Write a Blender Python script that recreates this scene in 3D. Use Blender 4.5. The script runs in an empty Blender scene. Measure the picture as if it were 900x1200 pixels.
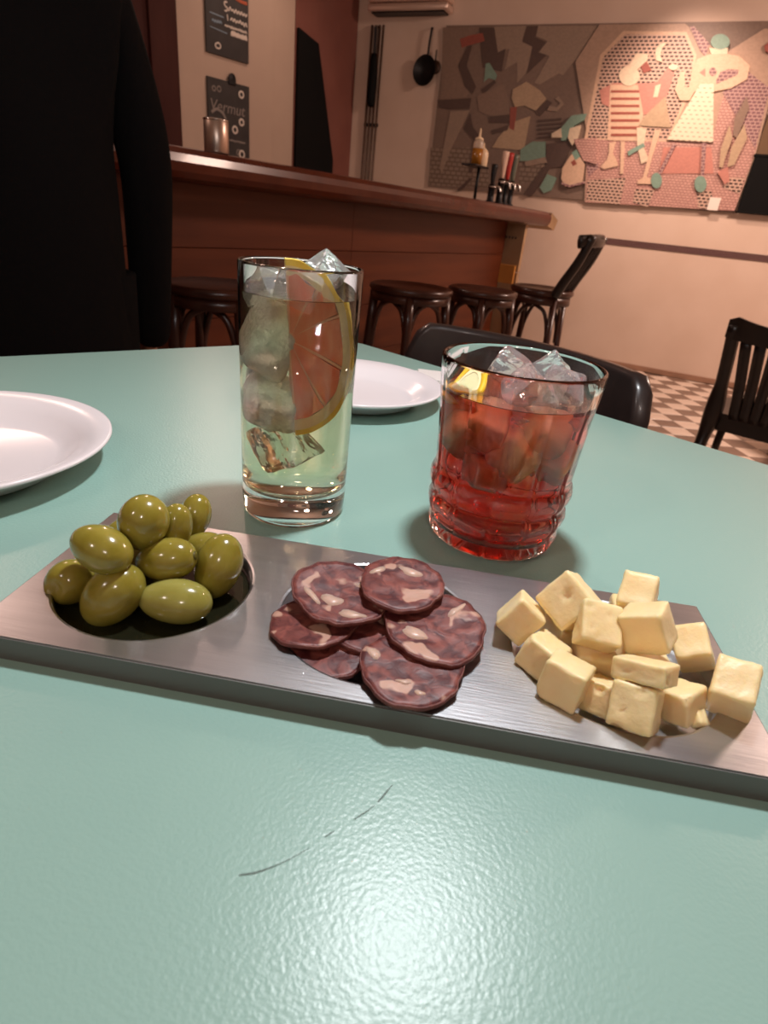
import bpy, bmesh, math, random
from mathutils import Vector, Matrix, Quaternion, noise

random.seed(7)
SC = bpy.context.scene
COL = SC.collection
T = 0.95                       # height of the table top
PI = math.pi
R = math.radians

# ------------------------------------------------------------------ camera, world, lights, exposure
cam_d = bpy.data.cameras.new('camera')
cam = bpy.data.objects.new('camera', cam_d)
COL.objects.link(cam)
cam_d.sensor_fit = 'HORIZONTAL'
cam_d.sensor_width = 36.0
cam_d.lens = 27.647
cam_d.clip_start = 0.01
rt, up, fw = Vector((0.8958, 0.4338, 0.0972)), Vector((-0.2749, 0.3688, 0.8879)), Vector((-0.3493, 0.8221, -0.4496))
m = Matrix((rt, up, -fw)).transposed().to_4x4()
m.translation = Vector((0, 0, 1.1193))
cam.matrix_world = m
cam_d.dof.use_dof = True
cam_d.dof.focus_distance = 0.36
cam_d.dof.aperture_fstop = 22
SC.camera = cam

W = bpy.data.worlds.new('world')
SC.world = W
W.use_nodes = True
W.node_tree.nodes['Background'].inputs[0].default_value = (1.0, 0.8, 0.65, 1)
W.node_tree.nodes['Background'].inputs[1].default_value = 0.02

SC.view_settings.view_transform = 'Standard'
SC.view_settings.look = 'None'
SC.view_settings.gamma = 1.0
SC.view_settings.use_curve_mapping = False
SC.view_settings.exposure = 0.22
SC.cycles.max_bounces = 40                         # drinks: glass, liquid and ice one inside the other
SC.cycles.transmission_bounces = 36
SC.cycles.glossy_bounces = 12
SC.cycles.sample_clamp_indirect = 0.0


def lamp(name, kind, loc, energy, color, size=0.05, target=None, angle=60, blend=0.6):
    d = bpy.data.lights.new(name, kind)
    d.energy = energy
    d.color = color
    if kind in ('POINT', 'SPOT'):
        d.shadow_soft_size = size
    if kind == 'AREA':
        d.shape = 'DISK'
        d.size = size
    if kind == 'SPOT':
        d.spot_size = R(angle)
        d.spot_blend = blend
    o = bpy.data.objects.new(name, d)
    COL.objects.link(o)
    o.location = loc
    if target is not None:
        o.rotation_euler = (Vector(target) - Vector(loc)).to_track_quat('-Z', 'Y').to_euler()
    return o


lamp('pendant_bulb', 'POINT', (-0.09, 0.39, 1.55), 13.0, (0.95, 0.97, 1.0), 0.028)
lamp('bar_bulb', 'POINT', (-2.35, 2.75, 2.42), 20, (1.0, 0.66, 0.54), 0.09)
lamp('bar_glint_fill', 'POINT', (-2.45, 1.25, 2.35), 12, (1.0, 0.66, 0.54), 0.09)  # unseen light added for warm highlights on the glass edges
lamp('mural_spot', 'SPOT', (-0.60, 5.2, 3.1), 165, (1.0, 0.70, 0.56), 0.06, (-0.40, 6.3, 1.8), 70, 1.0)
lamp('dining_lamp', 'AREA', (2.0, 4.4, 3.15), 115, (1.0, 0.70, 0.57), 0.7, (1.1, 5.0, 0))
lamp('back_bar_lamp', 'SPOT', (-2.9, 5.0, 3.1), 20, (1.0, 0.68, 0.54), 0.08, (-3.9, 5.0, 1.8), 110, 0.9)
lamp('behind_fill_a', 'POINT', (0.85, -1.5, 2.3), 22, (1.0, 0.84, 0.76), 0.11)  # unseen fills a and b, added behind the camera to light the fronts
lamp('behind_fill_b', 'POINT', (-0.75, -1.3, 2.3), 15, (1.0, 0.84, 0.76), 0.11)

# ------------------------------------------------------------------ materials
MATS = {}


def mat(name, color, rough=0.5, metal=0.0, var=None, scale=20.0, bump=0.0, bscale=200.0, coat=0.0,
        spec=0.5, sss=0.0, stretch=None, trans=0.0, ior=1.45, detail=4.0, sscale=0.006):
    """Principled material; `var` = second colour mixed in by noise, `bump` = fine relief."""
    if name in MATS:
        return MATS[name]
    M = bpy.data.materials.new(name)
    M.use_nodes = True
    nt = M.node_tree
    b = nt.nodes['Principled BSDF']
    b.inputs['Base Color'].default_value = (*color, 1)
    b.inputs['Roughness'].default_value = rough
    b.inputs['Metallic'].default_value = metal
    b.inputs['Specular IOR Level'].default_value = spec
    b.inputs['Coat Weight'].default_value = coat
    b.inputs['Coat Roughness'].default_value = 0.08
    b.inputs['Transmission Weight'].default_value = trans
    b.inputs['IOR'].default_value = ior
    if sss:
        b.inputs['Subsurface Weight'].default_value = sss
        b.inputs['Subsurface Radius'].default_value = (1, 0.6, 0.3)
        b.inputs['Subsurface Scale'].default_value = sscale
    tc = nt.nodes.new('ShaderNodeTexCoord')
    src = tc.outputs['Object']
    if stretch:
        mp = nt.nodes.new('ShaderNodeMapping')
        mp.inputs['Scale'].default_value = stretch
        nt.links.new(src, mp.inputs[0])
        src = mp.outputs[0]
    if var is not None:
        n = nt.nodes.new('ShaderNodeTexNoise')
        n.inputs['Scale'].default_value = scale
        n.inputs['Detail'].default_value = detail
        nt.links.new(src, n.inputs['Vector'])
        r = nt.nodes.new('ShaderNodeValToRGB')
        r.color_ramp.elements[0].position = 0.35
        r.color_ramp.elements[0].color = (*color, 1)
        r.color_ramp.elements[1].position = 0.68
        r.color_ramp.elements[1].color = (*var, 1)
        nt.links.new(n.outputs['Fac'], r.inputs[0])
        nt.links.new(r.outputs[0], b.inputs['Base Color'])
    if bump:
        n2 = nt.nodes.new('ShaderNodeTexNoise')
        n2.inputs['Scale'].default_value = bscale
        n2.inputs['Detail'].default_value = 3
        nt.links.new(src, n2.inputs['Vector'])
        bp = nt.nodes.new('ShaderNodeBump')
        bp.inputs['Strength'].default_value = bump
        bp.inputs['Distance'].default_value = 0.002
        nt.links.new(n2.outputs['Fac'], bp.inputs['Height'])
        nt.links.new(bp.outputs[0], b.inputs['Normal'])
    MATS[name] = M
    return M


def glass_mat(name, color=(1, 1, 1), ior=1.45, rough=0.0, absorb=None, density=0.0):
    M = bpy.data.materials.new(name)
    M.use_nodes = True
    nt = M.node_tree
    b = nt.nodes['Principled BSDF']
    b.inputs['Base Color'].default_value = (*color, 1)
    b.inputs['Roughness'].default_value = rough
    b.inputs['Transmission Weight'].default_value = 1.0
    b.inputs['IOR'].default_value = ior
    if absorb:
        v = nt.nodes.new('ShaderNodeVolumeAbsorption')
        v.inputs['Color'].default_value = (*absorb, 1)
        v.inputs['Density'].default_value = density
        nt.links.new(v.outputs[0], nt.nodes['Material Output'].inputs['Volume'])
    MATS[name] = M
    return M


laminate = mat('green_laminate', (0.27, 0.445, 0.39), 0.31, var=(0.285, 0.46, 0.405), scale=3, bump=0.10, bscale=620, spec=0.5)
edge_m = mat('table_edge', (0.20, 0.17, 0.13), 0.35, metal=0.6)
black_metal = mat('black_metal', (0.012, 0.012, 0.013), 0.4, metal=0.5)
steel = mat('brushed_steel', (0.48, 0.485, 0.50), 0.33, metal=1.0, var=(0.55, 0.555, 0.57), scale=10, bump=0.05, bscale=70, stretch=(1, 14, 14))
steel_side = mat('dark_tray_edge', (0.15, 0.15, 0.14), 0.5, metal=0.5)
melamine = mat('white_melamine', (0.80, 0.74, 0.75), 0.22, bump=0.02, bscale=40)
napkin_m = mat('white_paper', (0.80, 0.76, 0.73), 0.8, bump=0.1, bscale=300)
olive_m = mat('olive_skin', (0.24, 0.19, 0.022), 0.20, var=(0.33, 0.275, 0.05), scale=60, coat=0.5, sss=0.15, bump=0.04, bscale=260)
olive_pale = mat('olive_skin_pale', (0.29, 0.26, 0.05), 0.20, var=(0.36, 0.33, 0.085), scale=60, coat=0.5, sss=0.15, bump=0.04, bscale=260)
olive_dark = mat('olive_scar', (0.10, 0.085, 0.012), 0.3, coat=0.4)
shading_m = mat('shading', (0.012, 0.012, 0.006), 0.04)
cheese_m = mat('cheese', (0.90, 0.68, 0.345), 0.42, var=(0.93, 0.74, 0.42), scale=90, sss=0.35, bump=0.12, bscale=500)
glass_m = glass_mat('clear_glass', (0.985, 0.99, 0.985), 1.48)
gin_m = glass_mat('pale_drink', (1, 1, 1), 1.33, 0.0, (0.995, 0.84, 0.26), 12.0)
amber_m = glass_mat('red_drink', (1, 1, 1), 1.33, 0.0, (0.92, 0.28, 0.08), 80.0)
ice_m = mat('ice', (0.98, 0.975, 0.96), 0.10, trans=0.50, ior=1.24, bump=1.0, bscale=240)
ice_clear = mat('ice_clear', (0.96, 0.96, 0.95), 0.05, trans=0.88, ior=1.22, bump=0.5, bscale=90)
ice_amber = mat('ice_in_amber', (0.99, 0.58, 0.32), 0.22, trans=0.48, ior=1.25, bump=0.45, bscale=120)
gf_flesh = mat('grapefruit_flesh', (0.95, 0.22, 0.10), 0.35, var=(0.97, 0.38, 0.22), scale=140, sss=0.15, bump=0.3, bscale=200, stretch=(1, 1, 0.4))
gf_pith = mat('grapefruit_pith', (0.97, 0.78, 0.42), 0.5, sss=0.15)
gf_rind = mat('grapefruit_rind', (0.95, 0.66, 0.07), 0.3, var=(0.97, 0.74, 0.15), scale=80, bump=0.2, bscale=320)
lemon_rind = mat('lemon_rind', (0.85, 0.52, 0.02), 0.3, bump=0.2, bscale=320)
lemon_flesh = mat('lemon_flesh', (0.82, 0.72, 0.40), 0.3, sss=0.3)
black_wood = mat('black_lacquered_wood', (0.010, 0.007, 0.006), 0.32, var=(0.016, 0.010, 0.008), scale=12, coat=0.2)
brown_wood = mat('dark_brown_wood', (0.055, 0.016, 0.008), 0.30, var=(0.034, 0.010, 0.006), scale=10, stretch=(1, 1, 0.2), coat=0.1)
bar_wood = mat('mahogany', (0.082, 0.018, 0.006), 0.45, var=(0.125, 0.030, 0.010), scale=5, stretch=(0.25, 0.25, 3), bump=0.05, bscale=30, spec=0.3)
bar_top_m = mat('varnished_mahogany', (0.09, 0.018, 0.007), 0.26, spec=0.3, var=(0.06, 0.012, 0.006), scale=8, stretch=(1, 0.15, 1), coat=0.15)
pale_lit_wood = mat('pale_lit_panel', (0.42, 0.27, 0.15), 0.5, var=(0.36, 0.22, 0.12), scale=8)
orange_wood = mat('orange_panel', (0.62, 0.28, 0.06), 0.45, var=(0.55, 0.23, 0.05), scale=8)
plaster = mat('peach_plaster', (0.62, 0.47, 0.37), 0.6, var=(0.66, 0.51, 0.41), scale=3, bump=0.25, bscale=60)
cream = mat('cream_paint', (0.42, 0.315, 0.245), 0.65, var=(0.45, 0.34, 0.265), scale=2.5, bump=0.08, bscale=60)
ceil_m = mat('ceiling_paint', (0.36, 0.27, 0.21), 0.8, var=(0.39, 0.295, 0.235), scale=2)
red_panel = mat('red_brown_panel', (0.17, 0.060, 0.045), 0.42, var=(0.20, 0.075, 0.055), scale=3)
dark_panel = mat('dark_red_wood', (0.040, 0.011, 0.009), 0.6, spec=0.15, var=(0.06, 0.02, 0.015), scale=6, stretch=(1, 1, 0.2))
black_matte = mat('matte_black', (0.004, 0.004, 0.004), 0.7, spec=0.15)
chalkboard_m = mat('chalkboard', (0.018, 0.015, 0.014), 0.6, var=(0.035, 0.03, 0.028), scale=6)
chalk = mat('chalk', (0.62, 0.55, 0.48), 0.9)
chalk_dim = mat('chalk_dim', (0.22, 0.19, 0.17), 0.9)
chalk_blue = mat('chalk_blue', (0.20, 0.27, 0.33), 0.9)
chalk_red = mat('chalk_red', (0.40, 0.10, 0.05), 0.9)
chrome = mat('chrome', (0.75, 0.73, 0.70), 0.15, metal=1.0)
hood_m = mat('hood_metal', (0.85, 0.68, 0.58), 0.32, metal=0.7)
tile_dark = mat('floor_tile_dark', (0.17, 0.112, 0.085), 0.28, var=(0.21, 0.14, 0.105), scale=9)
tile_white = mat('floor_tile_white', (0.66, 0.54, 0.45), 0.28, var=(0.74, 0.62, 0.52), scale=9)
cloth_black = mat('black_cloth', (0.004, 0.0035, 0.0035), 0.95, spec=0.1, bump=0.3, bscale=300)
skin_m = mat('skin', (0.45, 0.24, 0.16), 0.5, sss=0.1)
hair_m = mat('dark_hair', (0.012, 0.008, 0.006), 0.5)
amber_oil = glass_mat('olive_oil', (0.80, 0.45, 0.08), 1.45, 0.05)
sauce_m = mat('pale_sauce_plastic', (0.72, 0.55, 0.36), 0.35)
red_plastic = mat('red_plastic', (0.35, 0.02, 0.015), 0.35)
green_plastic = mat('grey_green_plastic', (0.10, 0.11, 0.08), 0.35)
cream_plastic = mat('cream_plastic', (0.60, 0.42, 0.32), 0.35)
label_white = mat('white_card', (0.80, 0.70, 0.62), 0.7)
scratch_m = mat('scratch_mark', (0.09, 0.13, 0.11), 0.6)


def checker_floor():
    M = bpy.data.materials.new('checker_floor')
    M.use_nodes = True
    nt = M.node_tree
    b = nt.nodes['Principled BSDF']
    b.inputs['Roughness'].default_value = 0.3
    tc = nt.nodes.new('ShaderNodeTexCoord')
    mp = nt.nodes.new('ShaderNodeMapping')
    mp.vector_type = 'TEXTURE'
    mp.inputs['Location'].default_value = (TC[0] - TS / 2 * (TA[0] + TB[0]), TC[1] - TS / 2 * (TA[1] + TB[1]), 0.5 * TS)
    mp.inputs['Rotation'].default_value = (0, 0, R(28))
    mp.inputs['Scale'].default_value = (TS, TS, TS)
    ck = nt.nodes.new('ShaderNodeTexChecker')
    ck.inputs['Scale'].default_value = 1.0
    ck.inputs['Color1'].default_value = (0.185, 0.122, 0.092, 1)
    ck.inputs['Color2'].default_value = (0.70, 0.58, 0.48, 1)
    nt.links.new(tc.outputs['Object'], mp.inputs[0])
    nt.links.new(mp.outputs[0], ck.inputs[0])
    nt.links.new(ck.outputs[0], b.inputs['Base Color'])
    return M


def mosaic(name, color, grout, sx=60, rough=0.5, amount=0.5):
    """small rectangular tesserae in a wall mosaic"""
    if name in MATS:
        return MATS[name]
    M = bpy.data.materials.new(name)
    M.use_nodes = True
    nt = M.node_tree
    b = nt.nodes['Principled BSDF']
    b.inputs['Roughness'].default_value = rough
    tc = nt.nodes.new('ShaderNodeTexCoord')
    mp = nt.nodes.new('ShaderNodeMapping')
    mp.inputs['Rotation'].default_value = (R(-90), 0, 0)
    br = nt.nodes.new('ShaderNodeTexBrick')
    br.inputs['Scale'].default_value = sx
    br.inputs['Color1'].default_value = (*color, 1)
    br.inputs['Color2'].default_value = (*[c * 0.86 for c in color], 1)
    br.inputs['Mortar'].default_value = (*grout, 1)
    br.inputs['Mortar Size'].default_value = 0.022 * amount * 2
    br.inputs['Brick Width'].default_value = 0.9
    br.inputs['Row Height'].default_value = 0.6
    nt.links.new(tc.outputs['Object'], mp.inputs[0])
    nt.links.new(mp.outputs[0], br.inputs[0])
    nt.links.new(br.outputs['Color'], b.inputs['Base Color'])
    MATS[name] = M
    return M


def salami_mat():
    M = bpy.data.materials.new('salami')
    M.use_nodes = True
    nt = M.node_tree
    b = nt.nodes['Principled BSDF']
    b.inputs['Roughness'].default_value = 0.48
    b.inputs['Subsurface Weight'].default_value = 0.12
    b.inputs['Subsurface Scale'].default_value = 0.002
    tc = nt.nodes.new('ShaderNodeTexCoord')
    oi = nt.nodes.new('ShaderNodeObjectInfo')
    ml = nt.nodes.new('ShaderNodeMath'); ml.operation = 'MULTIPLY'; ml.inputs[1].default_value = 31.0
    nt.links.new(oi.outputs['Random'], ml.inputs[0])
    ad = nt.nodes.new('ShaderNodeVectorMath'); ad.operation = 'ADD'
    nt.links.new(tc.outputs['Object'], ad.inputs[0]); nt.links.new(ml.outputs[0], ad.inputs[1])
    wn = nt.nodes.new('ShaderNodeTexNoise'); wn.inputs['Scale'].default_value = 90
    nt.links.new(ad.outputs[0], wn.inputs['Vector'])
    sc = nt.nodes.new('ShaderNodeVectorMath'); sc.operation = 'SCALE'; sc.inputs['Scale'].default_value = 0.011
    nt.links.new(wn.outputs['Color'], sc.inputs[0])
    a2 = nt.nodes.new('ShaderNodeVectorMath'); a2.operation = 'ADD'
    nt.links.new(ad.outputs[0], a2.inputs[0]); nt.links.new(sc.outputs[0], a2.inputs[1])
    n1 = nt.nodes.new('ShaderNodeTexNoise'); n1.inputs['Scale'].default_value = 150; n1.inputs['Detail'].default_value = 5; n1.inputs['Distortion'].default_value = 0.8
    nt.links.new(a2.outputs[0], n1.inputs['Vector'])
    r1 = nt.nodes.new('ShaderNodeValToRGB')
    r1.color_ramp.elements[0].position = 0.38; r1.color_ramp.elements[0].color = (0.075, 0.012, 0.013, 1)
    r1.color_ramp.elements[1].position = 0.66; r1.color_ramp.elements[1].color = (0.25, 0.068, 0.052, 1)
    nt.links.new(n1.outputs['Fac'], r1.inputs[0])
    n2 = nt.nodes.new('ShaderNodeTexNoise'); n2.inputs['Scale'].default_value = 78; n2.inputs['Detail'].default_value = 1.5
    nt.links.new(a2.outputs[0], n2.inputs['Vector'])
    r2 = nt.nodes.new('ShaderNodeValToRGB')
    r2.color_ramp.elements[0].position = 0.605; r2.color_ramp.elements[0].color = (0, 0, 0, 1)
    r2.color_ramp.elements[1].position = 0.65; r2.color_ramp.elements[1].color = (1, 1, 1, 1)
    nt.links.new(n2.outputs['Fac'], r2.inputs[0])
    mx = nt.nodes.new('ShaderNodeMix'); mx.data_type = 'RGBA'
    nt.links.new(r2.outputs[0], mx.inputs['Factor'])
    nt.links.new(r1.outputs[0], mx.inputs['A'])
    mx.inputs['B'].default_value = (0.50, 0.29, 0.215, 1)
    nt.links.new(mx.outputs['Result'], b.inputs['Base Color'])
    bp = nt.nodes.new('ShaderNodeBump'); bp.inputs['Strength'].default_value = 0.35; bp.inputs['Distance'].default_value = 0.001
    nt.links.new(n1.outputs['Fac'], bp.inputs['Height'])
    nt.links.new(bp.outputs[0], b.inputs['Normal'])
    return M


salami_m = salami_mat()
salami_rind = mat('salami_rind', (0.10, 0.022, 0.02), 0.5, var=(0.20, 0.07, 0.055), scale=160, bump=0.4, bscale=300)
fat_m = mat('salami_fat', (0.62, 0.42, 0.33), 0.35, sss=0.2)

# ------------------------------------------------------------------ mesh helpers
V3 = Vector


def obj(name, geo, material, parent=None, smooth=False, loc=None):
    """link verts/faces as ONE mesh object"""
    if isinstance(geo, bpy.types.Mesh):
        me = geo
    else:
        me = bpy.data.meshes.new(name)
        me.from_pydata([tuple(v) for v in geo[0]], [], geo[1])
        bm = bmesh.new(); bm.from_mesh(me)
        bmesh.ops.recalc_face_normals(bm, faces=bm.faces)
        bm.to_mesh(me); bm.free()
        me.materials.append(material)
    if smooth:
        for p in me.polygons:
            p.use_smooth = True
    o = bpy.data.objects.new(name, me)
    COL.objects.link(o)
    if parent is not None:
        o.parent = parent
    if loc is not None:
        o.location = loc
    return o


def tag(o, label=None, cat=None, group=None, kind=None):
    if label: o['label'] = label
    if cat: o['category'] = cat
    if group: o['group'] = group
    if kind: o['kind'] = kind
    return o


def thing(name, label, cat, loc=(0, 0, 0), rotz=0.0, group=None):
    o = bpy.data.objects.new(name, None)
    o.empty_display_size = 0.05
    COL.objects.link(o)
    o.location = loc
    o.rotation_euler = (0, 0, rotz)
    return tag(o, label, cat, group)


def copy_tree(o, parent=None):
    c = o.copy(); COL.objects.link(c)
    if parent is not None: c.parent = parent
    for ch in [x for x in bpy.data.objects if x.parent == o]:
        copy_tree(ch, c)
    return c


def join(*geos):
    v, f = [], []
    for g in geos:
        n = len(v)
        v += list(g[0]); f += [tuple(i + n for i in q) for q in g[1]]
    return v, f


def xf(geo, M4):
    return [M4 @ V3(v) for v in geo[0]], geo[1]


def box(cx, cy, cz, sx, sy, sz, bev=0.0, seg=2):
    bm = bmesh.new()
    bmesh.ops.create_cube(bm, size=1)
    bmesh.ops.scale(bm, vec=(sx, sy, sz), verts=bm.verts)
    if bev:
        bmesh.ops.bevel(bm, geom=list(bm.edges), offset=bev, segments=seg, profile=0.5, affect='EDGES')
    bmesh.ops.translate(bm, vec=(cx, cy, cz), verts=bm.verts)
    bm.verts.index_update()
    g = [v.co.copy() for v in bm.verts], [tuple(v.index for v in f.verts) for f in bm.faces]
    bm.free()
    return g


def prism(poly, z0, z1, axis='z'):
    """extrude a 2-D polygon; axis z: (x,y) at z0..z1; axis y: (x,z) at y0..y1"""
    n = len(poly)
    if axis == 'z':
        v = [V3((x, y, z0)) for x, y in poly] + [V3((x, y, z1)) for x, y in poly]
    else:
        v = [V3((x, z0, y)) for x, y in poly] + [V3((x, z1, y)) for x, y in poly]
    f = [tuple(range(n - 1, -1, -1)), tuple(range(n, 2 * n))]
    f += [(i, (i + 1) % n, n + (i + 1) % n, n + i) for i in range(n)]
    return v, f


def lathe(prof, seg=64, rmod=None):
    v, f, rows = [], [], []
    for (r, z) in prof:
        if r < 1e-6:
            rows.append([len(v)]); v.append(V3((0, 0, z)))
        else:
            row = []
            for k in range(seg):
                a = 2 * PI * k / seg
                q = r * (rmod(a, z) if rmod else 1.0)
                row.append(len(v)); v.append(V3((q * math.cos(a), q * math.sin(a), z)))
            rows.append(row)
    for a, b in zip(rows, rows[1:]):
        if len(a) == 1 and len(b) == 1: continue
        for k in range(seg):
            k2 = (k + 1) % seg
            if len(a) == 1: f.append((a[0], b[k2], b[k]))
            elif len(b) == 1: f.append((a[k], a[k2], b[0]))
            else: f.append((a[k], a[k2], b[k2], b[k]))
    return v, f


def smooth_path(pts, n=6):
    P = [V3(p) for p in pts]
    if len(P) < 3: return P
    out = []
    for i in range(len(P) - 1):
        p0 = P[i - 1] if i else P[0] * 2 - P[1]
        p1, p2 = P[i], P[i + 1]
        p3 = P[i + 2] if i + 2 < len(P) else P[-1] * 2 - P[-2]
        for k in range(n):
            t = k / n
            out.append(0.5 * ((2 * p1) + (p2 - p0) * t + (2 * p0 - 5 * p1 + 4 * p2 - p3) * t * t + (3 * p1 - p0 - 3 * p2 + p3) * t ** 3))
    out.append(P[-1])
    return out


def tube(pts, r, seg=10, n=6, closed=False, flat=1.0):
    P = smooth_path(pts, n) if n > 1 else [V3(p) for p in pts]
    N = len(P)
    rad = r if callable(r) else (lambda t: r)
    v, f = [], []
    ref = None
    for i, p in enumerate(P):
        if closed: d = (P[(i + 1) % N] - P[i - 1])
        else: d = (P[min(i + 1, N - 1)] - P[max(i - 1, 0)])
        d.normalize()
        if ref is None:
            ref = V3((0, 0, 1)) if abs(d.z) < 0.9 else V3((1, 0, 0))
        a = ref - d * ref.dot(d); a.normalize(); b = d.cross(a); ref = a
        rr = rad(i / max(1, N - 1))
        for k in range(seg):
            t = 2 * PI * k / seg
            v.append(p + a * (rr * math.cos(t)) + b * (rr * flat * math.sin(t)))
    for i in range(N if closed else N - 1):
        j = (i + 1) % N
        for k in range(seg):
            k2 = (k + 1) % seg
            f.append((i * seg + k, i * seg + k2, j * seg + k2, j * seg + k))
    if not closed:
        f.append(tuple(range(seg - 1, -1, -1)))
        f.append(tuple((N - 1) * seg + k for k in range(seg)))
    return v, f


def skin_mesh(name, verts, edges, radii, root=0, sub=2):
    """grow one continuous surface over a skeleton; returns the evaluated mesh"""
    me = bpy.data.meshes.new(name + '_bones')
    me.from_pydata(verts, edges, [])
    o = bpy.data.objects.new(name + '_bones', me)
    COL.objects.link(o)
    sk = o.modifiers.new('skin', 'SKIN')
    sk.use_smooth_shade = True
    for i, r in enumerate(radii):
        sv = me.skin_vertices[0].data[i]
        sv.radius = r if isinstance(r, tuple) else (r, r)
        sv.use_root = (i == root)
    ss = o.modifiers.new('sub', 'SUBSURF'); ss.levels = sub; ss.render_levels = sub
    dg = bpy.context.evaluated_depsgraph_get()
    out = bpy.data.meshes.new_from_object(o.evaluated_get(dg))
    out.name = name
    bpy.data.objects.remove(o); bpy.data.meshes.remove(me)
    return out


def text_mesh(body, size, extrude=0.0008, align='LEFT', shear=0.0):
    cu = bpy.data.curves.new('lettering', 'FONT')
    cu.body = body; cu.size = size; cu.extrude = extrude; cu.align_x = align; cu.shear = shear
    o = bpy.data.objects.new('lettering', cu); COL.objects.link(o)
    dg = bpy.context.evaluated_depsgraph_get()
    me = bpy.data.meshes.new_from_object(o.evaluated_get(dg))
    bpy.data.objects.remove(o); bpy.data.curves.remove(cu)
    me.transform(Matrix.Rotation(R(90), 4, 'X'))
    return me


# ------------------------------------------------------------------ room shell
WY = 6.302                                         # plane of the mural wall
WA = V3((-3.53, 6.302, 0))                         # corner of the mural wall and the wall behind the bar
WD = V3((-0.2588, -0.9659, 0))                     # along the back-bar wall, towards the viewer
WN = V3((0.9659, -0.2588, 0))                      # out of that wall
CZ = 3.25

tag(obj('wall_back', box(0.0, WY + 0.06, CZ / 2, 7.4, 0.12, CZ), plaster), kind='structure')
g = box(4.6, -0.06, CZ / 2, 9.6, 0.12, CZ)
wl = obj('wall_left', g, cream); tag(wl, kind='structure')
wl.location = WA; wl.rotation_euler = (0, 0, math.atan2(WD.y, WD.x))
tag(obj('wall_right', box(3.66, 1.6, CZ / 2, 0.12, 9.6, CZ), plaster), kind='structure')
tag(obj('wall_front', box(-1.2, -3.06, CZ / 2, 9.8, 0.12, CZ), plaster), kind='structure')
tag(obj('ceiling', box(-1.2, 1.65, CZ + 0.05, 9.8, 9.5, 0.1), ceil_m), kind='structure')

# floor: checkerboard, the tiles in view one by one, the pattern carries on beyond
TS = 0.165
TA = (math.cos(R(28)), math.sin(R(28)))
TB = (-math.sin(R(28)), math.cos(R(28)))
TC = (0.3005, 4.9536)                              # centre of one dark tile
floor = obj('floor', box(-1.2, 1.65, -0.056, 9.8, 9.5, 0.1), checker_floor())
tag(floor, kind='structure')
gap = 0.0015
tg = box(0, 0, -0.003, TS - 2 * gap, TS - 2 * gap, 0.006, 0.0012, 1)
tm_d = tm_w = None
for i in range(-14, 15):
    for j in range(-14, 15):
        x = TC[0] + TS * (i * TA[0] + j * TB[0]); y = TC[1] + TS * (i * TA[1] + j * TB[1])
        if not (-0.25 < x < 1.25 and 3.25 < y < WY - 0.05 and x > 0.0 - 0.06 * (6 - y) * 0 - 0.2): continue
        if x > 0.16 * y + 0.35: continue
        dark = (i + j) % 2 == 0
        if dark and tm_d is None:
            o = obj('floor_tile', tg, tile_dark, floor); tm_d = o.data
        elif not dark and tm_w is None:
            o = obj('floor_tile', tg, tile_white, floor); tm_w = o.data
        else:
            o = obj('floor_tile', tm_d if dark else tm_w, None, floor)
        o.location = (x, y, 0); o.rotation_euler = (0, 0, R(28))

# skirting and the dark mosaic band on the mural wall
tag(obj('baseboard_back', box(0.9, WY - 0.006, 0.025, 5.4, 0.012, 0.05, 0.003, 1), mat('skirting', (0.30, 0.17, 0.11), 0.5)), kind='structure')
band = mosaic('band_mosaic', (0.085, 0.035, 0.035), (0.30, 0.19, 0.15), 70)
tag(obj('trim_1', box(1.3, WY - 0.003, 1.093, 4.6, 0.006, 0.052), band), kind='structure')


# wall behind the bar
def on_wall(d, z, out=0.0):
    p = WA + WD * d + WN * out
    return V3((p.x, p.y, z))


WROT = math.atan2(0.9659, 0.2588)                  # local x runs left to right along the wall, local -y faces the room


def wall_box(d0, d1, z0, z1, th, out=0.0, bev=0.0):
    c = on_wall((d0 + d1) / 2, (z0 + z1) / 2, out + th / 2)
    return xf(box(0, 0, 0, d1 - d0, th, z1 - z0, bev), Matrix.Translation(c) @ Matrix.Rotation(WROT, 4, 'Z'))


tag(obj('trim_2', wall_box(0.0, 0.785, 0, CZ - 0.01, 0.03), red_panel), kind='structure')
tag(obj('trim_3', wall_box(0.785, 1.033, 0, CZ - 0.01, 0.02), cream), kind='structure')
tag(obj('trim_4', wall_box(1.033, 1.99, 0, CZ - 0.01, 0.035, 0, 0.004), cream), kind='structure')
tag(obj('trim_5', wall_box(1.99, 2.22, 0, CZ - 0.01, 0.06, 0, 0.006), dark_panel), kind='structure')
tag(obj('trim_6', wall_box(2.22, 6.5, 0, CZ - 0.01, 0.03), dark_panel), kind='structure')

# dark door leaf standing ajar against the red panel
dl = thing('door_leaf', 'tall black door leaf with slanted top edge beside the red-brown panel', 'door', on_wall(0.53, 0, 0.045), WROT)
X = lambda d: -(d - 0.53)
obj('panel', prism([(X(0.779), 0), (X(0.276), 0), (X(0.276), 1.545), (X(0.532), 2.442), (X(0.773), 2.505)], -0.02, 0.012, 'y'), black_matte, dl)
obj('knob', xf(lathe([(0, -0.02), (0.02, -0.012), (0.024, 0), (0.018, 0.014), (0, 0.02)], 16), Matrix.Translation((X(0.34), -0.035, 1.02))), chrome, dl, True)

# chalkboards on the cream wall
def chalkboard(label, d0, d1, z0, z1):
    b = thing('chalkboard', label, 'chalkboard', on_wall((d0 + d1) / 2, z0, 0.0475), WROT, 'chalkboards behind the bar')
    w, h = d1 - d0, z1 - z0
    obj('board', box(0, 0, h / 2, w, 0.016, h, 0.003), chalkboard_m, b)
    return b, w, h


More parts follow.
